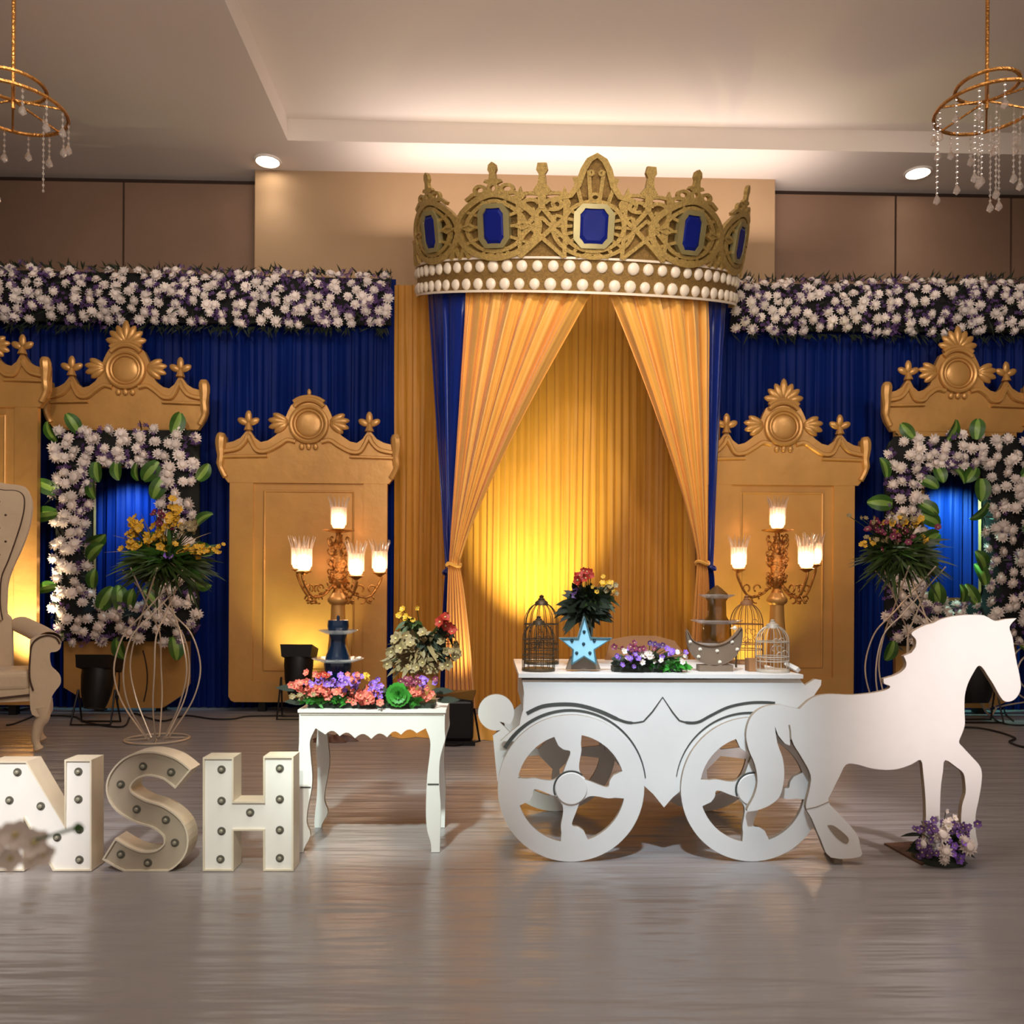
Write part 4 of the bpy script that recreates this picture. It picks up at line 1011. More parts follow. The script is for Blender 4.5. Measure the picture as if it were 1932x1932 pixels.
# smoked tiered stand behind the moon
def tier_stand(px, Y, zb, prof, plates, label, mbody, mplate, name='tiered_stand', cap=True):
    c = P(px, 1200, Y); c.z = zb; root = thing(name, c, label, 'tiered stand')
    def zz(py): return P(px, py, Y).z - zb
    obj('column', MB().lathe([(r * Y / F, max(0, zz(py))) for r, py in prof], c, 28), mbody, root)
    for py, r in plates:
        z = zz(py); R = r * Y / F
        obj('plate', MB().lathe([(.02, z - .004), (R * .6, z - .003), (R, z + .012), (R * 1.02, z + .015), (R * .98, z + .016), (R * .6, z + .002), (.02, z + .001)], c, 32), mplate, root)
    return root
tier_stand(1352, YCt + .52, zc, [(22, 1290), (26, 1222), (28, 1200), (27, 1178), (18, 1162), (17, 1135), (21, 1128), (20, 1120), (9, 1110), (1, 1104)], [(1128, 34), (1176, 48), (1218, 42)], 'smoked tiered acrylic stand behind the crescent moon', M_olive, M_acryl)

# bouquets -----------------------------------------------------------------
FL = {k: [petal_flower(k + '_flower', m, M_mumc, 5 + i, .03, .5, .45) for i in range(2)] for k, m in
      dict(violet=M_violet, coral=M_coral, yellow=M_yellow, red=M_red, cream=M_creamp, maroon=M_magenta, purple=M_purple, white=M_mum).items()}
def cluster(root, items, seed, Y, anchor=None):
    """items: (kind, px, py, spread px, count, size)"""
    rnd = random.Random(seed); st_ = MB()
    for kind, px, py, sx, sy, n, sz in items:
        for _ in range(n):
            p = P(px + rnd.gauss(0, 1) * sx * .5, py + rnd.gauss(0, 1) * sy * .5, Y + rnd.uniform(-.05, .05))
            d = Vector((rnd.uniform(-.8, .8), -1, rnd.uniform(-.1, .9)))
            inst('flower', rnd.choice(FL[kind]), p, root, aim(d, rnd.uniform(0, 6)), sz / .03 * rnd.uniform(.8, 1.2))
            if anchor is not None:
                a_ = Vector(anchor); st_.tube([a_, a_.lerp(p, .55) + Vector((0, 0, .01)), p + Vector((0, .004, 0))], .0016 * Y / 3.4, 4)
    if anchor is not None: obj('stems', st_, M_fern, root, kind='stuff')
def foliage(root, c, n, L, wd, m, seed, zr=(-.3, 1), spread=1.0, name='foliage', yr=(-1, .6), droop=.3, core=None):
    rnd = random.Random(seed); q = MB()
    for _ in range(n):
        d = Vector((rnd.uniform(-1, 1) * spread, rnd.uniform(*yr), rnd.uniform(*zr)))
        st = Vector(c) + Vector((rnd.uniform(-1, 1) * (core or (.03, .03, .03))[0], rnd.uniform(-1, 1) * (core or (.03, .03, .03))[1], rnd.uniform(-1, 1) * (core or (.03, .03, .03))[2]))
        blade(q, st, d, L * rnd.uniform(.6, 1.1), wd * rnd.uniform(.7, 1.2), rnd, droop)
    return obj(name, q, m, root, kind='stuff')
# bouquet behind the star, in a slim dark vase
Yv = YCt + .34; c = P(1104, 1165, Yv)
root = thing('bouquet', Vector((c.x, Yv, zc)), 'dark leafy bouquet with red blooms on top, in a vase behind the blue star', 'bouquet')
obj('vase', MB().lathe([(.035, 0), (.04, .01), (.022, .05), (.020, .12), (.032, c.z - zc + .005), (.026, c.z - zc + .005)], (c.x, Yv, zc), 18), M_moon, root)
foliage(root, c + Vector((0, 0, .045)), 360, .12, .034, M_leafd, 31, (-.25, 1.0), .95, core=(.035, .03, .035))
foliage(root, c + Vector((.055, 0, .08)), 120, .075, .022, M_fern, 35, (-.4, 1), 1, name='light_foliage', core=(.03, .03, .02))
cluster(root, [('red', 1106, 1085, 16, 10, 8, .02), ('red', 1092, 1096, 10, 8, 5, .02), ('yellow', 1145, 1105, 26, 16, 14, .014), ('cream', 1150, 1112, 20, 14, 8, .014), ('purple', 1080, 1120, 20, 14, 6, .018)], 32, Yv - .05, c)
# flower mound on the cart
Yf = YCt + .09; c = P(1225, 1255, Yf); c.z = zc + .03
root = thing('flower_mound', Vector((c.x, Yf, zc)), 'low mound of lilac, white and green flowers at the front centre of the cart', 'flower arrangement')
obj('foam_tray', MB().box((c.x - .15, Yf - .03, zc), (c.x + .13, Yf + .06, zc + .02)), M_leafd, root, False)
foliage(root, c + Vector((.07, -.01, -.005)), 220, .045, .02, M_bright, 41, (-.2, .9), 1.2, name='bright_foliage', core=(.07, .02, .01))
foliage(root, c + Vector((-.02, 0, .0)), 200, .06, .02, M_leafd, 42, (-.2, 1), 1.2, core=(.11, .03, .02))
cluster(root, [('violet', 1185, 1240, 26, 16, 16, .014), ('white', 1225, 1235, 40, 18, 22, .014), ('violet', 1265, 1228, 24, 14, 8, .013), ('maroon', 1200, 1222, 40, 10, 12, .014), ('white', 1285, 1245, 14, 14, 6, .012), ('purple', 1240, 1216, 20, 8, 8, .014)], 43, Yf - .05, c)

# ------------------------------------------------------------------ horse cut-out
YH = 3.25
def cH(x, y): return Q3(1400 + x / 3.632, 1130 + y / 3.632, YH)
H1 = [(1868, 132), (1820, 190), (1840, 260), (1852, 340), (1868, 430), (1888, 520), (1897, 610), (1870, 670), (1830, 698), (1785, 697), (1750, 655), (1715, 590), (1670, 520), (1635, 468), (1605, 458), (1570, 510), (1535, 580), (1515, 660), (1512, 760), (1515, 850), (1500, 910), (1475, 975), (1500, 1010), (1560, 1075), (1610, 1130), (1630, 1180), (1628, 1260), (1610, 1370), (1588, 1480), (1590, 1600), (1600, 1700), (1500, 1710), (1488, 1600), (1495, 1420), (1520, 1330), (1518, 1250), (1505, 1190), (1460, 1150), (1380, 1100), (1365, 1180), (1350, 1300), (1345, 1480), (1352, 1600), (1370, 1720), (1250, 1720), (1250, 1480), (1245, 1340), (1232, 1200), (1215, 1100), (1150, 1130), (1060, 1160), (970, 1167), (870, 1155), (780, 1130), (705, 1130), (660, 1210), (610, 1310), (583, 1385), (650, 1460), (730, 1545), (785, 1620), (800, 1690), (800, 1760), (600, 1765), (530, 1640), (470, 1500), (430, 1420), (455, 1300), (462, 1200), (400, 1080), (350, 1000), (325, 930), (315, 870)]
H2 = [(322, 1000), (285, 985), (240, 930), (218, 870), (235, 985), (272, 1090), (282, 1200), (268, 1300), (235, 1370), (150, 1425), (60, 1450), (28, 1440), (75, 1350), (100, 1250), (82, 1130), (40, 1030), (22, 930), (40, 840), (80, 778), (150, 735), (240, 722), (320, 738), (385, 752)]
H3 = [(430, 705), (500, 665), (600, 650), (750, 655), (900, 640), (985, 618), (1005, 595), (965, 578), (960, 545), (1030, 525), (1080, 500), (1112, 465), (1115, 430), (1098, 390), (1150, 368), (1180, 325), (1180, 275), (1150, 238), (1190, 205), (1250, 178), (1300, 165), (1350, 140), (1440, 118), (1560, 108), (1650, 115), (1720, 150), (1790, 138)]
def smooth_seg(pts, n=3): return [xz(v) for v in cr([(x, 0, z) for x, z in pts], n)]
hc = smooth_seg([cH(*p) for p in H1]) + smooth_seg([cH(*p) for p in H2[:3]]) + smooth_seg([cH(*p) for p in H2[3:]]) + smooth_seg([cH(*p) for p in H3[:9]])[1:] + smooth_seg([cH(*p) for p in H3[9:14]]) + smooth_seg([cH(*p) for p in H3[14:]], 3)
zmin = min(z for x, z in hc); 
hc = [(x, max(z, .002)) for x, z in hc]
horse = thing('horse_cutout', Vector((cH(1000, 900)[0], YH, 0)), 'large plain white horse silhouette cut-out standing at the right of the cart', 'horse cut-out')
obj('silhouette_board', MB().plate([hc], YH - .012, YH + .012, 1), [M_white, M_edge], horse, False)
slot = smooth_seg([cH(*p) for p in [(575, 1545), (620, 1548), (690, 1600), (722, 1640), (705, 1672), (650, 1640), (600, 1585), (575, 1545)]])
obj('hoof_recess', MB().plate([slot[:-1]], YH - .0135, YH - .011), M_edge, horse, False)
gl = MB(); pts = [cH(430, 1435), cH(500, 1420), cH(560, 1395), cH(583, 1385)]; obj('leg_joint', strip_line(pts, .003, YH - .0135, YH - .011), M_edge, horse, False)
gl = strip_line([cH(315, 860), cH(322, 900), cH(325, 960)], .006, YH - .0135, YH - .011); obj('tail_slit', gl, M_edge, horse, False)
for px, hh in ((1585, .10), (1762, .20)):
    p = P(px, 1500, YH); lg = MB().box((p.x - .016, YH + .013, 0), (p.x + .016, YH + .03, hh))
    lg.add([(p.x - .008, YH + .03, hh - .02), (p.x + .008, YH + .03, hh - .02), (p.x + .008, YH + .14, .0), (p.x - .008, YH + .14, 0), (p.x - .008, YH + .03, 0), (p.x + .008, YH + .03, 0)], [(0, 1, 2, 3), (0, 3, 4), (1, 5, 2), (0, 4, 5, 1), (3, 2, 5, 4)])
    obj('rear_prop', lg, M_edge, horse, False)
# board plate and posy at its hoof
p0, p1, p2, p3 = G(1668, 1594), G(1738, 1633), G(1790, 1618), G(1740, 1590)
th_ = .008; q = MB(); q.add([*(Vector((p.x, p.y, 0)) for p in (p0, p1, p2, p3)), *(Vector((p.x, p.y, th_)) for p in (p0, p1, p2, p3))], [(3, 2, 1, 0), (4, 5, 6, 7), (0, 1, 5, 4), (1, 2, 6, 5), (2, 3, 7, 6), (3, 0, 4, 7)])
o = obj('base_plate', q, M_brown, None, False, loc=((p0.x + p2.x) / 2, (p0.y + p2.y) / 2, 0)); tag(o, 'dark brown angular floor plate left of the posy by the horse hooves', 'floor plate')
g = G(1785, 1632); Yp_ = g.y
root = thing('flower_posy', Vector((g.x, Yp_ + .06, 0)), 'purple and white flower posy on the floor in front of the horse front hooves', 'flower arrangement')
obj('moss_pad', MB().lathe([(.10, 0), (.095, .02), (.04, .05), (.001, .06)], (g.x, Yp_ + .06, 0), 20), M_leafd, root)
foliage(root, Vector((g.x, Yp_ + .05, .06)), 160, .085, .018, M_leafd, 51, (-.25, 1.0), .8, core=(.06, .03, .05), yr=(-.5, .5))
cluster(root, [('purple', 1755, 1565, 26, 20, 22, .016), ('purple', 1815, 1563, 26, 18, 20, .016), ('violet', 1790, 1590, 36, 24, 16, .016), ('purple', 1745, 1605, 18, 16, 16, .018), ('violet', 1812, 1616, 12, 12, 8, .016), ('white', 1800, 1560, 16, 16, 8, .014)], 52, Yp_ - .02, (g.x, Yp_ + .05, .04))
big = mum_mesh('big_chrysanthemum', M_mum, M_mumc, .05, seed=9)
for px, py, sc_, in [(1776, 1575, .95), (1782, 1606, .85), (1826, 1598, .95), (1740, 1592, .7), (1787, 1555, .6), (1819, 1585, .6), (1781, 1622, .6)]:
    inst('chrysanthemum', big, P(px, py, Yp_ - .05), root, aim((.1 * math.sin(px), -1, .3), px), sc_ * .8)

# ------------------------------------------------------------------ planter table
YT1 = 3.42; ss = YT1 / F
def c2(x, y, Y=YT1): return Q3(480 + x / 3.864, 1150 + y / 3.864, Y)
tbl = thing('planter_table', Vector((P(700, 1500, YT1).x, YT1 + .2, 0)), 'white scalloped console table on curved legs, topped with bright mixed flowers', 'table')
outr = [(1390, 735), (1388, 870), (1392, 940), (1372, 1010), (1352, 1100), (1348, 1250), (1358, 1400), (1360, 1500), (1355, 1650), (1352, 1800), (1290, 1800), (1288, 1700), (1262, 1610), (1252, 1500), (1254, 1350), (1262, 1200), (1280, 1050), (1282, 950), (1250, 862)]
scal = []
cus = [(1250, 862), (1185, 898), (1070, 910), (970, 928), (855, 940), (735, 935), (625, 920), (520, 908), (450, 862)]
for i in range(len(cus) - 1):
    a, c = cus[i], cus[i + 1]
    for t in (.0, .2, .4, .6, .8): scal.append((a[0] + (c[0] - a[0]) * t, a[1] + (c[1] - a[1]) * t - 34 * math.sin(PI * t) * (0 if i in (0, 7) else 1)))
lft = [(450, 862), (410, 950), (412, 1050), (425, 1200), (420, 1300), (392, 1450), (385, 1550), (412, 1640), (365, 1740), (358, 1830), (308, 1830), (305, 1700), (325, 1500), (328, 1300), (318, 1150), (330, 960), (330, 735)]
tp_ = smooth_seg([c2(*p) for p in outr[:10]], 3) + smooth_seg([c2(*p) for p in outr[10:]], 3)[:-1] + [c2(*p) for p in scal] + smooth_seg([c2(*p) for p in lft[:10]], 3) + smooth_seg([c2(*p) for p in lft[10:]], 3)
tp_ = [(x, max(z, .0015)) for x, z in tp_]
obj('front_board', MB().plate([tp_], YT1 - .01, YT1 + .01, 1), [M_white, M_edge], tbl, False)
DT = .36
obj('rear_board', MB().plate([tp_], YT1 + DT - .01, YT1 + DT + .01, 1), [M_white, M_edge], tbl, False)
x0, zt_ = c2(322, 726); x1, _ = c2(1398, 726)
obj('table_top', MB().box((x0, YT1 - .016, zt_ - .012), (x1, YT1 + DT + .016, zt_)), M_white, tbl, False)
for xx in (x0 + .005, x1 - .02): obj('side_rail', MB().box((xx, YT1 + .01, zt_ - .10), (xx + .015, YT1 + DT - .01, zt_ - .012)), M_white, tbl, False)
for a_, c_, yy in ((338, 416, 1292), (1264, 1346, 1270)):
    obj('leg_joint', strip_line([c2(a_, yy), c2(c_, yy)], .006, YT1 - .0115, YT1 - .009), M_groove, tbl, False)
obj('top_moulding', strip_line([c2(340, 766), c2(1380, 766)], .003, YT1 - .0115, YT1 - .009), M_edge, tbl, False)
# flowers on the planter table
zf = zt_ + .001; Yq = YT1 + .06
c = P(690, 1335, Yq); c.z = zf
root = thing('flower_trough', Vector((c.x, Yq + .05, zf)), 'long trough of coral, violet and maroon flowers along the front of the planter table', 'flower arrangement')
obj('foam_tray', MB().box((x0 + .03, Yq - .03, zf), (x1 - .05, Yq + .10, zf + .02)), M_leafd, root, False)
foliage(root, c + Vector((-.06, .02, .03)), 420, .055, .018, M_leafd, 61, (-.1, 1), 1.3, core=(.19, .05, .02))
foliage(root, P(620, 1322, Yq - .03), 200, .04, .012, M_bright, 62, (-.1, .8), 1.2, name='bright_foliage', core=(.10, .01, .008))
foliage(root, P(770, 1322, Yq - .03), 60, .05, .018, M_bright, 63, (-.1, .8), 1.2, name='bright_foliage', core=(.05, .01, .01))
cluster(root, [('coral', 575, 1290, 34, 14, 22, .016), ('coral', 620, 1305, 36, 12, 22, .018), ('coral', 690, 1315, 34, 16, 30, .018), ('violet', 655, 1285, 34, 16, 34, .015), ('violet', 605, 1285, 20, 10, 12, .014), ('violet', 710, 1298, 12, 18, 16, .014), ('red', 617, 1274, 24, 6, 8, .014), ('coral', 672, 1277, 14, 10, 8, .014),
               ('maroon', 785, 1288, 30, 14, 20, .015), ('violet', 800, 1286, 18, 10, 8, .013), ('coral', 795, 1308, 26, 10, 16, .016), ('yellow', 692, 1275, 4, 12, 5, .012), ('cream', 570, 1312, 24, 8, 10, .014)], 64, Yq - .04)
# cabbage-like rosette
rc = P(752, 1310, Yq - .06)
q = MB(); rr = random.Random(4)
for L_, r_, e in ((9, .050, .1), (7, .040, .5), (5, .028, .9), (3, .016, 1.2)):
    for k in range(L_):
        a = 2 * PI * k / L_ + L_; e2 = e
        def fn(u, v, a=a, r_=r_, e2=e2):
            aa = a + (u - .5) * 1.3 * (1 - .25 * v); rad = r_ * v ** .8
            return rc + Vector((math.cos(aa) * rad * math.cos(e2), -.012 - rad * math.sin(e2) * .6, math.sin(aa) * rad * math.cos(e2) + .003 * math.sin(u * 18)))
        q.grid(fn, 5, 4)
obj('leaf_rosette', q, M_bright, root)
for k, (px, py, dx) in enumerate([(560, 1325, -1), (835, 1305, 1), (548, 1300, -.8), (845, 1322, .9)]):
    q = MB(); rnd = random.Random(k); blade(q, P(px - dx * 22, py, Yq), (dx, -.2, .15), .10, .03, rnd, .1); obj('long_leaf', q, M_leafd, root)
# navy tiered stand on the planter table
tier_stand(638, YT1 + .22, zf, [(12, 1330), (14, 1295), (23, 1272), (26, 1252), (22, 1236), (15, 1218), (14, 1206), (17, 1195), (20, 1181), (19, 1170), (3, 1169), (3, 1163), (1, 1161)], [(1195, 36), (1248, 48)], 'glossy navy hourglass tiered stand with clear plates on the planter table', M_navy, M_acryl)
# cream bouquet in pot on the planter table, right
Yb = YT1 + .24; c = P(798, 1225, Yb)
root = thing('bouquet', Vector((c.x, Yb, zf)), 'cream bouquet with red blooms and dark leaves standing at the right of the planter table', 'bouquet')
obj('pot', MB().lathe([(.05, 0), (.06, .03), (.065, .09), (.055, .14), (.045, .15)], (c.x, Yb, zf), 20), M_gold, root)
foliage(root, c + Vector((.02, 0, .01)), 150, .09, .028, M_leafd, 71, (-.3, .8), 1, core=(.03, .03, .03))
foliage(root, c + Vector((-.03, -.02, -.01)), 200, .11, .022, M_creamp, 72, (-.6, .9), 1.1, name='cream_foliage', core=(.05, .03, .05))
foliage(root, P(776, 1180, Yb - .03), 40, .05, .016, M_fern, 76, (-.6, .9), 1, core=(.03, .02, .02))
foliage(root, P(840, 1192, Yb - .03), 40, .05, .018, M_leafd, 77, (-.6, .9), 1, core=(.02, .02, .02))
foliage(root, c + Vector((.035, -.04, .03)), 120, .06, .024, M_leafd, 75, (-.5, .8), 1, core=(.02, .01, .02))
cluster(root, [('cream', 765, 1215, 36, 26, 26, .024), ('cream', 850, 1232, 20, 22, 12, .02), ('cream', 785, 1255, 50, 16, 16, .022), ('red', 838, 1175, 18, 12, 10, .022), ('yellow', 772, 1160, 16, 14, 8, .014), ('red', 850, 1185, 12, 10, 5, .02)], 73, Yb - .07, c)

# ------------------------------------------------------------------ wire flower stands
def flower_stand(cx, cyb, label, seed, top_py, dense, mirror=1):
    g = G(cx, cyb); Y = g.y; root = thing('flower_stand', g, label, 'flower stand', 'white wire flower stands')
    rr = .215
    obj('base_ring', MB().tube([g + Vector((rr * math.cos(a), rr * math.sin(a), .008)) for a in [2 * PI * k / 32 for k in range(32)]], .008, 6, True), M_wire, root)
    def Z(py): return P(cx, py, Y).z
    zt = Z(top_py)
    for k in range(8):
        a = 2 * PI * k / 8 + .2; 
        def pt(z, r, tw): return g + Vector((math.cos(a + tw) * r, math.sin(a + tw) * r, z))
        pts = [pt(.012, .07, 0), pt(.10, .12, .02), pt(.35, .24, .05), pt(.62, .285, .1), pt(.90, .225, .12)]; e_ = pt(1.47, .24, 2.5); pts += [pts[-1].lerp(e_, t) for t in (.3, .5, .7, 1.0)]
        pts = [Vector((p.x, p.y, g.z + (p.z - g.z) * (zt + .12) / 1.44)) for p in pts]
        obj('bent_wire', MB().tube(cr(pts, 6), .0055, 6), M_wire, root)
    q = MB()
    for k in range(4):
        a = 2 * PI * k / 4 + .3; q.tube([g + Vector((math.cos(a) * rr, math.sin(a) * rr, .008)), g + Vector((math.cos(a) * .05, math.sin(a) * .05, .012))], .005, 5)
    obj('base_spokes', q, M_wire, root)
    top = g + Vector((0, 0, zt))
    return root, top, Y
root, top, Y = flower_stand(297, 1396, 'white bent-wire flower stand with yellow blooms in front of the left flower frame', 1, 1112, 1)
c = P(312, 1062, Y)
obj('bowl', MB().lathe([(.03, -.10), (.10, -.04), (.13, 0), (.001, -.01)], c + Vector((0, 0, -.03)), 20), M_leafd, root)
foliage(root, c + Vector((0, 0, -.01)), 300, .31, .024, M_fern, 81, (-.35, .35), 1.1, core=(.10, .08, .03), droop=.25)
foliage(root, c + Vector((0, 0, .02)), 170, .28, .026, M_leaf, 82, (-.2, .7), 1.1, name='green_foliage', core=(.12, .08, .04), droop=.2)
foliage(root, c + Vector((0, 0, .05)), 26, .42, .008, M_creamp, 83, (-.1, .9), 1.2, name='dry_stems', core=(.05, .05, .03), droop=.15)
cluster(root, [('yellow', 258, 1000, 20, 22, 20, .030), ('yellow', 328, 975, 14, 26, 20, .030), ('yellow', 300, 1015, 26, 18, 16, .034), ('yellow', 375, 1038, 36, 12, 30, .026), ('yellow', 250, 1032, 24, 10, 16, .028), ('violet', 322, 1045, 16, 10, 6, .024), ('cream', 355, 995, 18, 20, 14, .026), ('maroon', 300, 985, 40, 26, 12, .026), ('yellow', 402, 1040, 16, 8, 10, .022)], 84, Y - .10, c)
root, top, Y = flower_stand(1712, 1400, 'white bent-wire flower stand with amber and maroon blooms, partly behind the horse', 2, 1108, 1)
c = P(1698, 1045, Y)
obj('bowl', MB().lathe([(.03, -.10), (.10, -.04), (.13, 0), (.001, -.01)], c + Vector((0, 0, -.03)), 20), M_leafd, root)
foliage(root, c + Vector((0, 0, -.02)), 260, .28, .022, M_fern, 91, (-.5, .4), 1.1, core=(.10, .08, .04), droop=.25)
foliage(root, c + Vector((0, 0, .04)), 160, .22, .026, M_fern, 92, (-.2, .9), 1.1, name='upper_foliage', core=(.12, .08, .05), droop=.2)
foliage(root, c + Vector((0, 0, .03)), 90, .24, .016, M_leaf, 95, (-.4, .5), 1.1, name='green_foliage', core=(.12, .08, .04), droop=.2)
cluster(root, [('yellow', 1690, 990, 30, 18, 12, .026), ('yellow', 1728, 985, 16, 12, 6, .026), ('maroon', 1650, 992, 16, 14, 12, .03), ('cream', 1705, 978, 24, 12, 8, .026), ('maroon', 1700, 1010, 50, 22, 18, .026), ('cream', 1672, 1022, 40, 12, 10, .024), ('yellow', 1632, 1026, 20, 8, 8, .022), ('yellow', 1740, 1018, 20, 12, 6, .022), ('cream', 1630, 980, 22, 8, 6, .022)], 94, Y - .10, c)

# ------------------------------------------------------------------ throne chair
YK = 5.62; sk = YK / F; cxk = -42
def ck(px, py, dy=0): p = P(px, py, YK); return Vector((p.x, YK + dy, p.z))
ch = thing('throne_chair', Vector((ck(cxk, 1400).x, YK + .3, 0)), 'cream upholstered throne chair with brown piping at the left edge', 'chair')
def mir(pts): return pts + [(2 * cxk - x, y) for x, y in pts[::-1]]
half = [(cxk, 888), (-10, 896), (10, 903), (36, 905), (50, 912), (58, 935), (57, 965), (50, 1000), (38, 1035), (26, 1065), (16, 1098), (14, 1130), (14, 1160), (22, 1172), (24, 1230), (24, 1280)]
def flat(pts): return [xz(ck(x, y)) for x, y in pts]
bkc = [xz(v) for v in cr([(a[0], 0, a[1]) for a in flat(half)], 3)]; mx = ck(cxk, 1000).x
full = bkc + [(2 * mx - x, z) for x, z in bkc[::-1][:-1]]
q = MB().plate([full], YK + .42, YK + .52)
o = obj('backrest', q, M_cream, ch, False); bv = o.modifiers.new('bevel', 'BEVEL'); bv.width = .03; bv.segments = 3; bv.limit_method = 'ANGLE'
ih = [(cxk, 908), (-10, 914), (10, 918), (30, 918), (42, 926), (44, 945), (40, 972), (30, 1010), (16, 1055), (4, 1090), (2, 1140), (6, 1172)]
ip = cr([Vector((ck(x, y).x, YK + .413, ck(x, y).z)) for x, y in ih], 4)
obj('piping', MB().tube(ip, .008, 6), M_pipe, o); obj('piping', MB().tube([Vector((2 * mx - v.x, v.y, v.z)) for v in ip], .008, 6), M_pipe, o)
ips = [xz(v) for v in ip]; fc = ips + [(2 * mx - x, z) for x, z in ips[::-1][:-1]]
pad = obj('back_pad', MB().plate([fc], YK + .39, YK + .43), M_cream, o, False); bv = pad.modifiers.new('bevel', 'BEVEL'); bv.width = .018; bv.segments = 3
tf = MB()
for r in range(6):
    for k in range(5):
        px = cxk + (k - 2) * 22 + (11 if r % 2 else 0); py = 940 + r * 26
        if abs(px - cxk) < 70 - r * 4: tf.ell(ck(px, py, .39), (.008, .006, .008), 8, 5)
obj('tufting_buttons', tf, M_pipe, pad)
bu = [(20, 1160), (24, 1150), (34, 1158), (34, 1172), (24, 1180), (14, 1172)]
# seat
zs = ck(0, 1268).z; zs2 = ck(0, 1312).z
hwk = 62 - cxk
q = MB().box((mx - (hwk + 8) * sk, YK - .02, ck(0, 1320).z), (mx + (hwk + 8) * sk, YK + .5, ck(0, 1296).z)); obj('seat_rail', q, M_cream, ch, False)
q = MB().box((mx - hwk * sk, YK - .03, ck(0, 1302).z), (mx + hwk * sk, YK + .42, ck(0, 1262).z)); o = obj('seat_cushion', q, M_cream, ch, False); bv = o.modifiers.new('bevel', 'BEVEL'); bv.width = .04; bv.segments = 4
obj('seat_piping', MB().tube([ck(cxk - hwk, 1314, -.035), ck(cxk, 1316, -.04), ck(cxk + hwk, 1308, -.035)], .007, 6), M_pipe, ch)
for sg in (1, -1):
    def mm(pts): return [(x if sg > 0 else 2 * cxk - x, y) for x, y in pts]
    fr = [(62, 1300), (62, 1215), (66, 1203), (80, 1197), (100, 1198), (112, 1208), (113, 1222), (106, 1229), (95, 1232), (97, 1255), (104, 1264), (112, 1275), (113, 1290), (105, 1302), (98, 1315), (90, 1345), (66, 1345)]
    frp = [xz(v) for v in cr([(a[0], 0, a[1]) for a in flat(mm(fr))], 3, True)]
    o = obj('arm_front', MB().plate([frp], YK - .04, YK + .02), M_cream, ch, False); bv = o.modifiers.new('bevel', 'BEVEL'); bv.width = .015; bv.segments = 3; bv.limit_method = 'ANGLE'
    obj('arm_piping', MB().tube(cr([Vector((v[0], YK - .045, v[1])) for v in flat(mm([(68, 1300), (62, 1275), (63, 1235), (66, 1215), (76, 1203), (92, 1198), (106, 1203), (112, 1214)]))], 4), .006, 6), M_pipe, ch)
    a0 = ck(mm([(94, 1210)])[0][0], 1208); 
    def armf(u, v, a0=a0, sg=sg):
        an = 2 * PI * u; r = .075 * (1 - .0 * v); c_ = a0 + Vector((-sg * .05 * v - sg * .14 * v * v, .45 * v, -.0 + .03 * v + .06 * v * v))
        return c_ + Vector((math.cos(an) * r, 0, math.sin(an) * r * .75))
    obj('arm_roll', MB().grid(armf, 20, 10), M_cream, ch)
    xa = ck(mm([(64, 1200)])[0][0], 1200).x; xb2 = ck(mm([(90, 1200)])[0][0], 1200).x
    obj('arm_side', MB().box((min(xa, xb2), YK + .02, ck(0, 1325).z), (max(xa, xb2), YK + .45, ck(0, 1215).z)), M_cream, ch, False)
    lp = [(80, 1332), (83, 1352), (76, 1376), (71, 1396), (76, 1410)]
    for dy in (0, .40):
        pts = [Vector((v[0], YK + dy, v[1])) for v in flat(mm(lp))]; pts[-1].z = .016; pts[-2].z = .085; pts[-3].z = max(pts[-3].z, .17)
        cp = cr(pts, 5); n_ = len(cp); obj('leg', MB().tube(cp, [.052 - .030 * min(1, i / n_ * 1.35) + (.008 if i > n_ - 3 else 0) for i in range(n_)], 12), M_cream, ch)

piv = ck(100, 1400); piv.z = 0; RC = Matrix.Rotation(math.radians(25), 3, 'Z')
ch.location = piv + RC @ (ch.location - piv); ch.rotation_euler = (0, 0, math.radians(25))

# ------------------------------------------------------------------ marquee letters
YL = 3.18
def QL(pts): return [Q3(x, y, YL) for x, y in pts]
def letter(name, cont, bulbs, label, mf, mr):
    cont = [(x, max(z, .002)) for x, z in cont]
    cx = sum(p[0] for p in cont) / len(cont)
    root = thing('marquee_letter', Vector((cx, YL + .05, 0)), label, 'marquee letter', 'marquee letters on the floor')
    marquee(name, cont, YL, mf, mr, root, .10, .010)
    put_bulbs(root, bulbs, YL + .008, BU1)
yb = 1643; yt = 1434
letter('letter', QL([(-34, yt + 3), (50, yt + 3), (122, 1556), (122, yt), (172, yt), (172, yb), (106, yb), (46, 1532), (46, yb), (-34, yb)] if False else [(-20, yt + 3), (50, yt + 3), (122, 1560), (122, yt), (172, yt), (172, yb), (100, yb), (45, 1545), (45, yb), (-20, yb)]),
       [(33 - 22, 1457), (33 - 22, 1510), (77, 1521), (50, 1470), (147, 1456), (147, 1508), (147, 1565), (147, 1622), (108, 1585), (12, 1568), (12, 1622)] if False else [(33, 1457), (18, 1510), (77, 1521), (108, 1580), (148, 1456), (148, 1508), (150, 1565), (150, 1622), (12, 1568), (12, 1622)],
       'white marquee letter N with grey bulbs, leftmost of the floor letters', M_white, M_rim)
letter('letter', QL([(383, yt - 4), (440, yt - 4), (440, 1513), (497, 1513), (497, yt - 6), (553, yt - 6), (553, yb), (497, yb), (497, 1567), (440, 1567), (440, yb), (383, yb)]),
       [(418, 1452), (418, 1511), (418, 1568), (416, 1621), (472, 1533), (528, 1450), (528, 1508), (528, 1566), (528, 1619)],
       'white marquee letter H with grey bulbs, rightmost of the floor letters', M_white, M_rim)
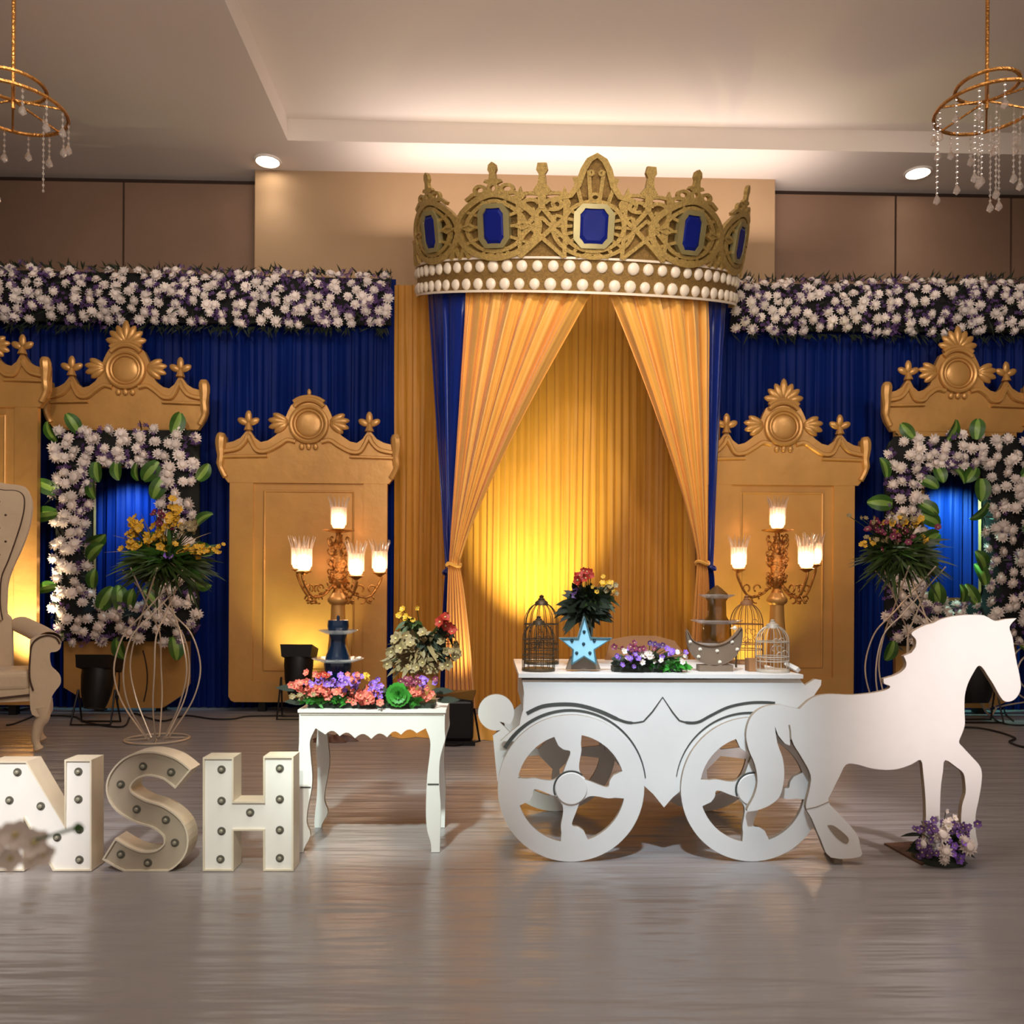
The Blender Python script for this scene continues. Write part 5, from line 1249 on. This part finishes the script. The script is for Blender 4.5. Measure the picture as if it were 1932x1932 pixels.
cen = cr([(345, 1470, 0), (318, 1450, 0), (280, 1441, 0), (246, 1450, 0), (224, 1478, 0), (230, 1508, 0), (262, 1530, 0), (300, 1543, 0), (328, 1568, 0), (330, 1600, 0), (306, 1624, 0), (270, 1630, 0), (236, 1620, 0), (205, 1602, 0)], 5)
Lp = []; Rp = []
for i, p in enumerate(cen):
    q = cen[min(i + 1, len(cen) - 1)] - cen[max(i - 1, 0)]; q.normalize(); n_ = Vector((-q.y, q.x, 0)) * 23; Lp.append((p.x + n_.x, p.y + n_.y)); Rp.append((p.x - n_.x, p.y - n_.y))
letter('letter', QL(Lp + Rp[::-1]), [(270, 1446), (228, 1480), (323, 1457), (258, 1527), (313, 1547), (330, 1590), (279, 1628), (228, 1612)],
       'grey marquee letter S with bulbs, between the white N and H', M_grey, M_rim)  # S face is greyer than the other letters

# ------------------------------------------------------------------ stage lamps, speaker, cables
def par_can(px, py, label, h=.34, tilt=.5, r=.13):
    g = G(px, py); root = thing('par_light', g, label, 'stage light', 'black par can stage lights')
    c = g + Vector((0, 0, h * .62)); q = MB()
    q.lathe([(.001, -.15), (r * .6, -.15), (r * .75, -.10), (r * .9, -.02), (r, .10), (r, .16), (r * .95, .16), (r * .9, .10), (.001, .09)], (0, 0, 0), 24)
    m = Matrix.Rotation(-tilt, 3, 'X'); q.v = [c + m @ v for v in q.v]; can = obj('can', q, M_black, root)
    q = MB(); ba = [c + m @ Vector((x, y, .16)) for x, y in ((-r, -r), (r, -r), (r, r), (-r, r))]
    q.add([p for p in ba] + [c + m @ Vector((x * 1.1, y * 1.1, .26)) for x, y in ((-r, -r), (r, -r), (r, r), (-r, r))], [(0, 1, 5, 4), (2, 3, 7, 6), (3, 0, 4, 7), (1, 2, 6, 5)])
    obj('barn_doors', q, M_black, can, False)
    for dy in (-.10, .08):
        q = MB(); q.tube([c + Vector((-r - .02, 0, 0)), g + Vector((-r - .03, dy, .01)), g + Vector((r + .03, dy, .01)), c + Vector((r + .02, 0, 0))], .009, 6)
        obj('yoke', q, M_black, root)
    return root
par_can(182, 1366, 'black par can light on the floor in front of the left gold arch foot', .44, .25, .125)
par_can(1838, 1362, 'black par can light on the floor behind the horse neck, beside the wire planter', .50, .15, .16)
par_can(562, 1356, 'black par can light mostly hidden behind the planter table flowers', .56, .2, .12)
g = G(864, 1406); root = thing('floor_speaker', g, 'black box-shaped floor unit behind the right side of the planter table', 'stage light')
q = MB(); q.box((g.x - .105, g.y, .03), (g.x + .105, g.y + .2, .31)); o = obj('housing', q, M_black, root, False); bv = o.modifiers.new('bevel', 'BEVEL'); bv.width = .02; bv.segments = 2
q = MB(); q.add([(g.x - .16, g.y + .02, .33), (g.x + .10, g.y + .0, .30), (g.x + .12, g.y + .2, .35), (g.x - .14, g.y + .22, .345), (g.x - .16, g.y + .02, .342), (g.x + .10, g.y, .312), (g.x + .12, g.y + .2, .362), (g.x - .14, g.y + .22, .357)], [(3, 2, 1, 0), (4, 5, 6, 7), (0, 1, 5, 4), (1, 2, 6, 5), (2, 3, 7, 6), (3, 0, 4, 7)]); obj('flap', q, M_black, root, False)
q = MB(); q.tube([(g.x + .11, g.y + .05, .25), (g.x + .15, g.y + .05, .02), (g.x - .02, g.y - .06, .012), (g.x - .10, g.y - .04, .012)], .009, 6); q.box((g.x - .10, g.y - .03, 0), (g.x + .12, g.y + .02, .03)); obj('bracket', q, M_black, root)
def cable(pts, label, r=.007):
    w3 = [G(x, y) + Vector((0, 0, r + .001)) for x, y in pts]; q = MB().tube(cr(w3, 8), r, 6)
    c_ = sum(w3, Vector()) / len(w3); c_.z = 0; o = obj('cable', q, M_cable, None, True, loc=c_); tag(o, label, 'cable', 'black cables on the stage floor')
cable([(95, 1352), (140, 1354), (170, 1366), (230, 1373), (245, 1355), (255, 1348), (280, 1356), (310, 1362), (350, 1352), (400, 1358), (440, 1358), (470, 1353), (540, 1352)], 'black cable winding across the floor behind the left flower stand')
cable([(8, 1338), (30, 1342), (60, 1338), (66, 1350), (30, 1366), (12, 1370)], 'short black cable looping on the floor under the throne chair')
cable([(1815, 1374), (1850, 1376), (1890, 1385), (1915, 1395), (1905, 1402), (1932, 1412), (1990, 1420)], 'black cable running right across the floor in front of the horse head', .008)
cable([(1872, 1354), (1890, 1366), (1932, 1370), (1990, 1362)], 'thin black cable on the floor below the horse muzzle')
cable([(1893, 1330), (1897, 1348), (1912, 1362)], 'short black cable end just right of the horse muzzle')
# cloth heaps
def heap(px, py, rx, ry, rz_, m, label, seed):
    g = G(px, py); rnd = random.Random(seed); ph = [rnd.uniform(0, 6) for _ in range(4)]
    def fn(u, v):
        a = 2 * PI * u; r = v; w_ = 1 + .18 * math.sin(5 * a + ph[0]) + .1 * math.sin(9 * a + ph[1])
        z = rz_ * (1 - r ** 2) * (1 + .5 * math.sin(7 * a + ph[2]) * r) + .02 * math.sin(12 * a + ph[3]) * r * (1 - r) + .002
        return g + Vector((math.cos(a) * rx * r * w_, math.sin(a) * ry * r * w_, max(z, .002)))
    o = obj('fabric_heap', MB().grid(fn, 60, 10), m, None, True, loc=g); tag(o, label, 'fabric')
heap(912, 1392, .13, .12, .16, M_amber, 'crumpled amber fabric heap on the floor left of the cart scroll', 1)
heap(785, 1386, .22, .16, .06, M_amber, 'flat amber fabric pooled on the floor seen under the planter table', 2)
heap(630, 1398, .15, .08, .04, M_brown, 'flat brown cloth bundle on the floor seen under the planter table', 3)
# wire carriage piece at right edge
g = G(1885, 1352); root = thing('wire_planter', g, 'white wire scroll planter with round hoops behind the horse head', 'planter')
Yw = g.y
def pw(px, py, dy=0): p = P(px, py, Yw); return Vector((p.x, Yw + dy, max(.01, p.z)))
obj('curved_rod', MB().tube(cr([pw(1853, 1210), pw(1846, 1250), pw(1842, 1290), pw(1850, 1325), pw(1868, 1350), pw(1880, 1335)], 6), .008, 6), M_wire, root)
q = MB()
for (x, y, r) in ((1862, 1330, 7), (1872, 1336, 6), (1868, 1322, 5)): q.tube([pw(x + r * math.cos(a), y + r * math.sin(a)) for a in [2 * PI * k / 14 for k in range(14)]], .005, 5, True)
obj('small_scrolls', q, M_wire, root)
for r, dy in ((46, 0), (30, .0)):
    obj('hoop', MB().tube([pw(1950 + r * math.cos(a), 1268 + r * 1.15 * math.sin(a), dy) for a in [2 * PI * k / 30 for k in range(30)]], .007, 6, True), M_wire, root)
obj('top_rail', MB().tube([pw(1853, 1211), pw(1930, 1216), pw(1990, 1214)], .009, 6), M_wire, root)
obj('foot_rod', MB().tube([pw(1880, 1335), pw(1900, 1330), pw(1950, 1322), pw(1952, 1352)], .007, 6), M_wire, root)

# ------------------------------------------------------------------ crystal chandeliers
def chandelier(px, py_low, Y, strings, label, seed):
    rnd = random.Random(seed); c = P(px, 180, Y); zc_ = P(px, 205, Y).z
    root = thing('chandelier', Vector((c.x, Y, WZ)), label, 'chandelier', 'crystal chandeliers')
    obj('stem', MB().tube([(c.x, Y, WZ), (c.x, Y, zc_)], .012, 8), M_gold2, root)
    q = MB()
    for rr, dz in ((.30, 0), (.18, .14)): q.tube([Vector((c.x + rr * math.cos(a), Y + rr * math.sin(a), zc_ + dz)) for a in [2 * PI * k / 28 for k in range(28)]], .012, 6, True)
    for k in range(6):
        a = PI * k / 3; q.tube([(c.x, Y, zc_ + .05), (c.x + .3 * math.cos(a), Y + .3 * math.sin(a), zc_)], .007, 5)
    obj('ring_frame', q, M_gold2, root)
    def string(x, dy, z0, z1, drop):
        q = MB(); z = z0; 
        q.tube([(x, Y + dy, z0), (x, Y + dy, z1)], .0015, 4)
        z = z1
        while z < z0 - .02: q.ell((x, Y + dy, z), (.009, .009, .009), 6, 4); z += .036
        if drop: q.lathe([(.001, -.075), (.022, -.055), (.020, -.04), (.006, -.012), (.001, 0)], (x, Y + dy, z1), 8)
        obj('crystal_string', q, M_crystal, root)
    for sx, sy, dp in strings:
        p = P(sx, sy, Y); string(p.x, rnd.uniform(-.1, .1), zc_ + (.0 if abs(p.x - c.x) < .31 else 0), p.z, dp)
    for k in range(14):
        a = 2 * PI * k / 14; string(c.x + .30 * math.cos(a), .30 * math.sin(a), zc_, zc_ - .10 - .04 * (k % 2), True)
chandelier(25, 380, 5.2, [(8, 372, True), (70, 350, False), (-20, 360, True)], 'crystal chandelier hanging at the upper left corner', 1)
chandelier(1862, 380, 5.2, [(1782, 352, True), (1820, 333, True), (1836, 342, True), (1864, 366, True), (1880, 370, True), (1893, 370, True), (1852, 330, True), (1905, 330, True), (1928, 335, True), (1842, 320, True)], 'crystal chandelier hanging at the upper right corner beside the downlight', 2)

# ------------------------------------------------------------------ out-of-focus posy near the camera
gx = P(-60, 1600, 1.15)
root = thing('table_posy', Vector((gx.x - .05, 1.15, 0)), 'blurred pale pink and white blossom spray in the near foreground, over the letter N', 'flower arrangement')
obj('pillar_vase', MB().lathe([(.10, 0), (.10, .02), (.03, .06), (.025, gx.z - .10), (.05, gx.z - .02), (.045, gx.z - .02)], (gx.x - .05, 1.15, 0), 20), M_glass, root)
def pn(px, py): return P(px, py, 1.15)
obj('stem', MB().tube(cr([Vector((gx.x - .05, 1.15, gx.z - .05)), pn(-30, 1600), pn(40, 1592), pn(150, 1560)], 6), .0022, 6), M_leaf, root)
pb = petal_flower('blossom', mat('pale_blossom', (236, 224, 214), .6), M_mumc, 5, .02, .4, .5)
for px, py, s_ in ((30, 1575, 1.1), (66, 1590, 1.1), (82, 1612, .9), (20, 1620, 1.0), (-10, 1590, 1.1), (60, 1625, .6)): inst('blossom', pb, pn(px, py), root, aim((.2, -1, .3), px), s_)
q = MB(); rnd = random.Random(2); blade(q, pn(138, 1562), (1, -.1, .05), .016, .014, rnd, 0); obj('leaf', q, M_leaf, root)
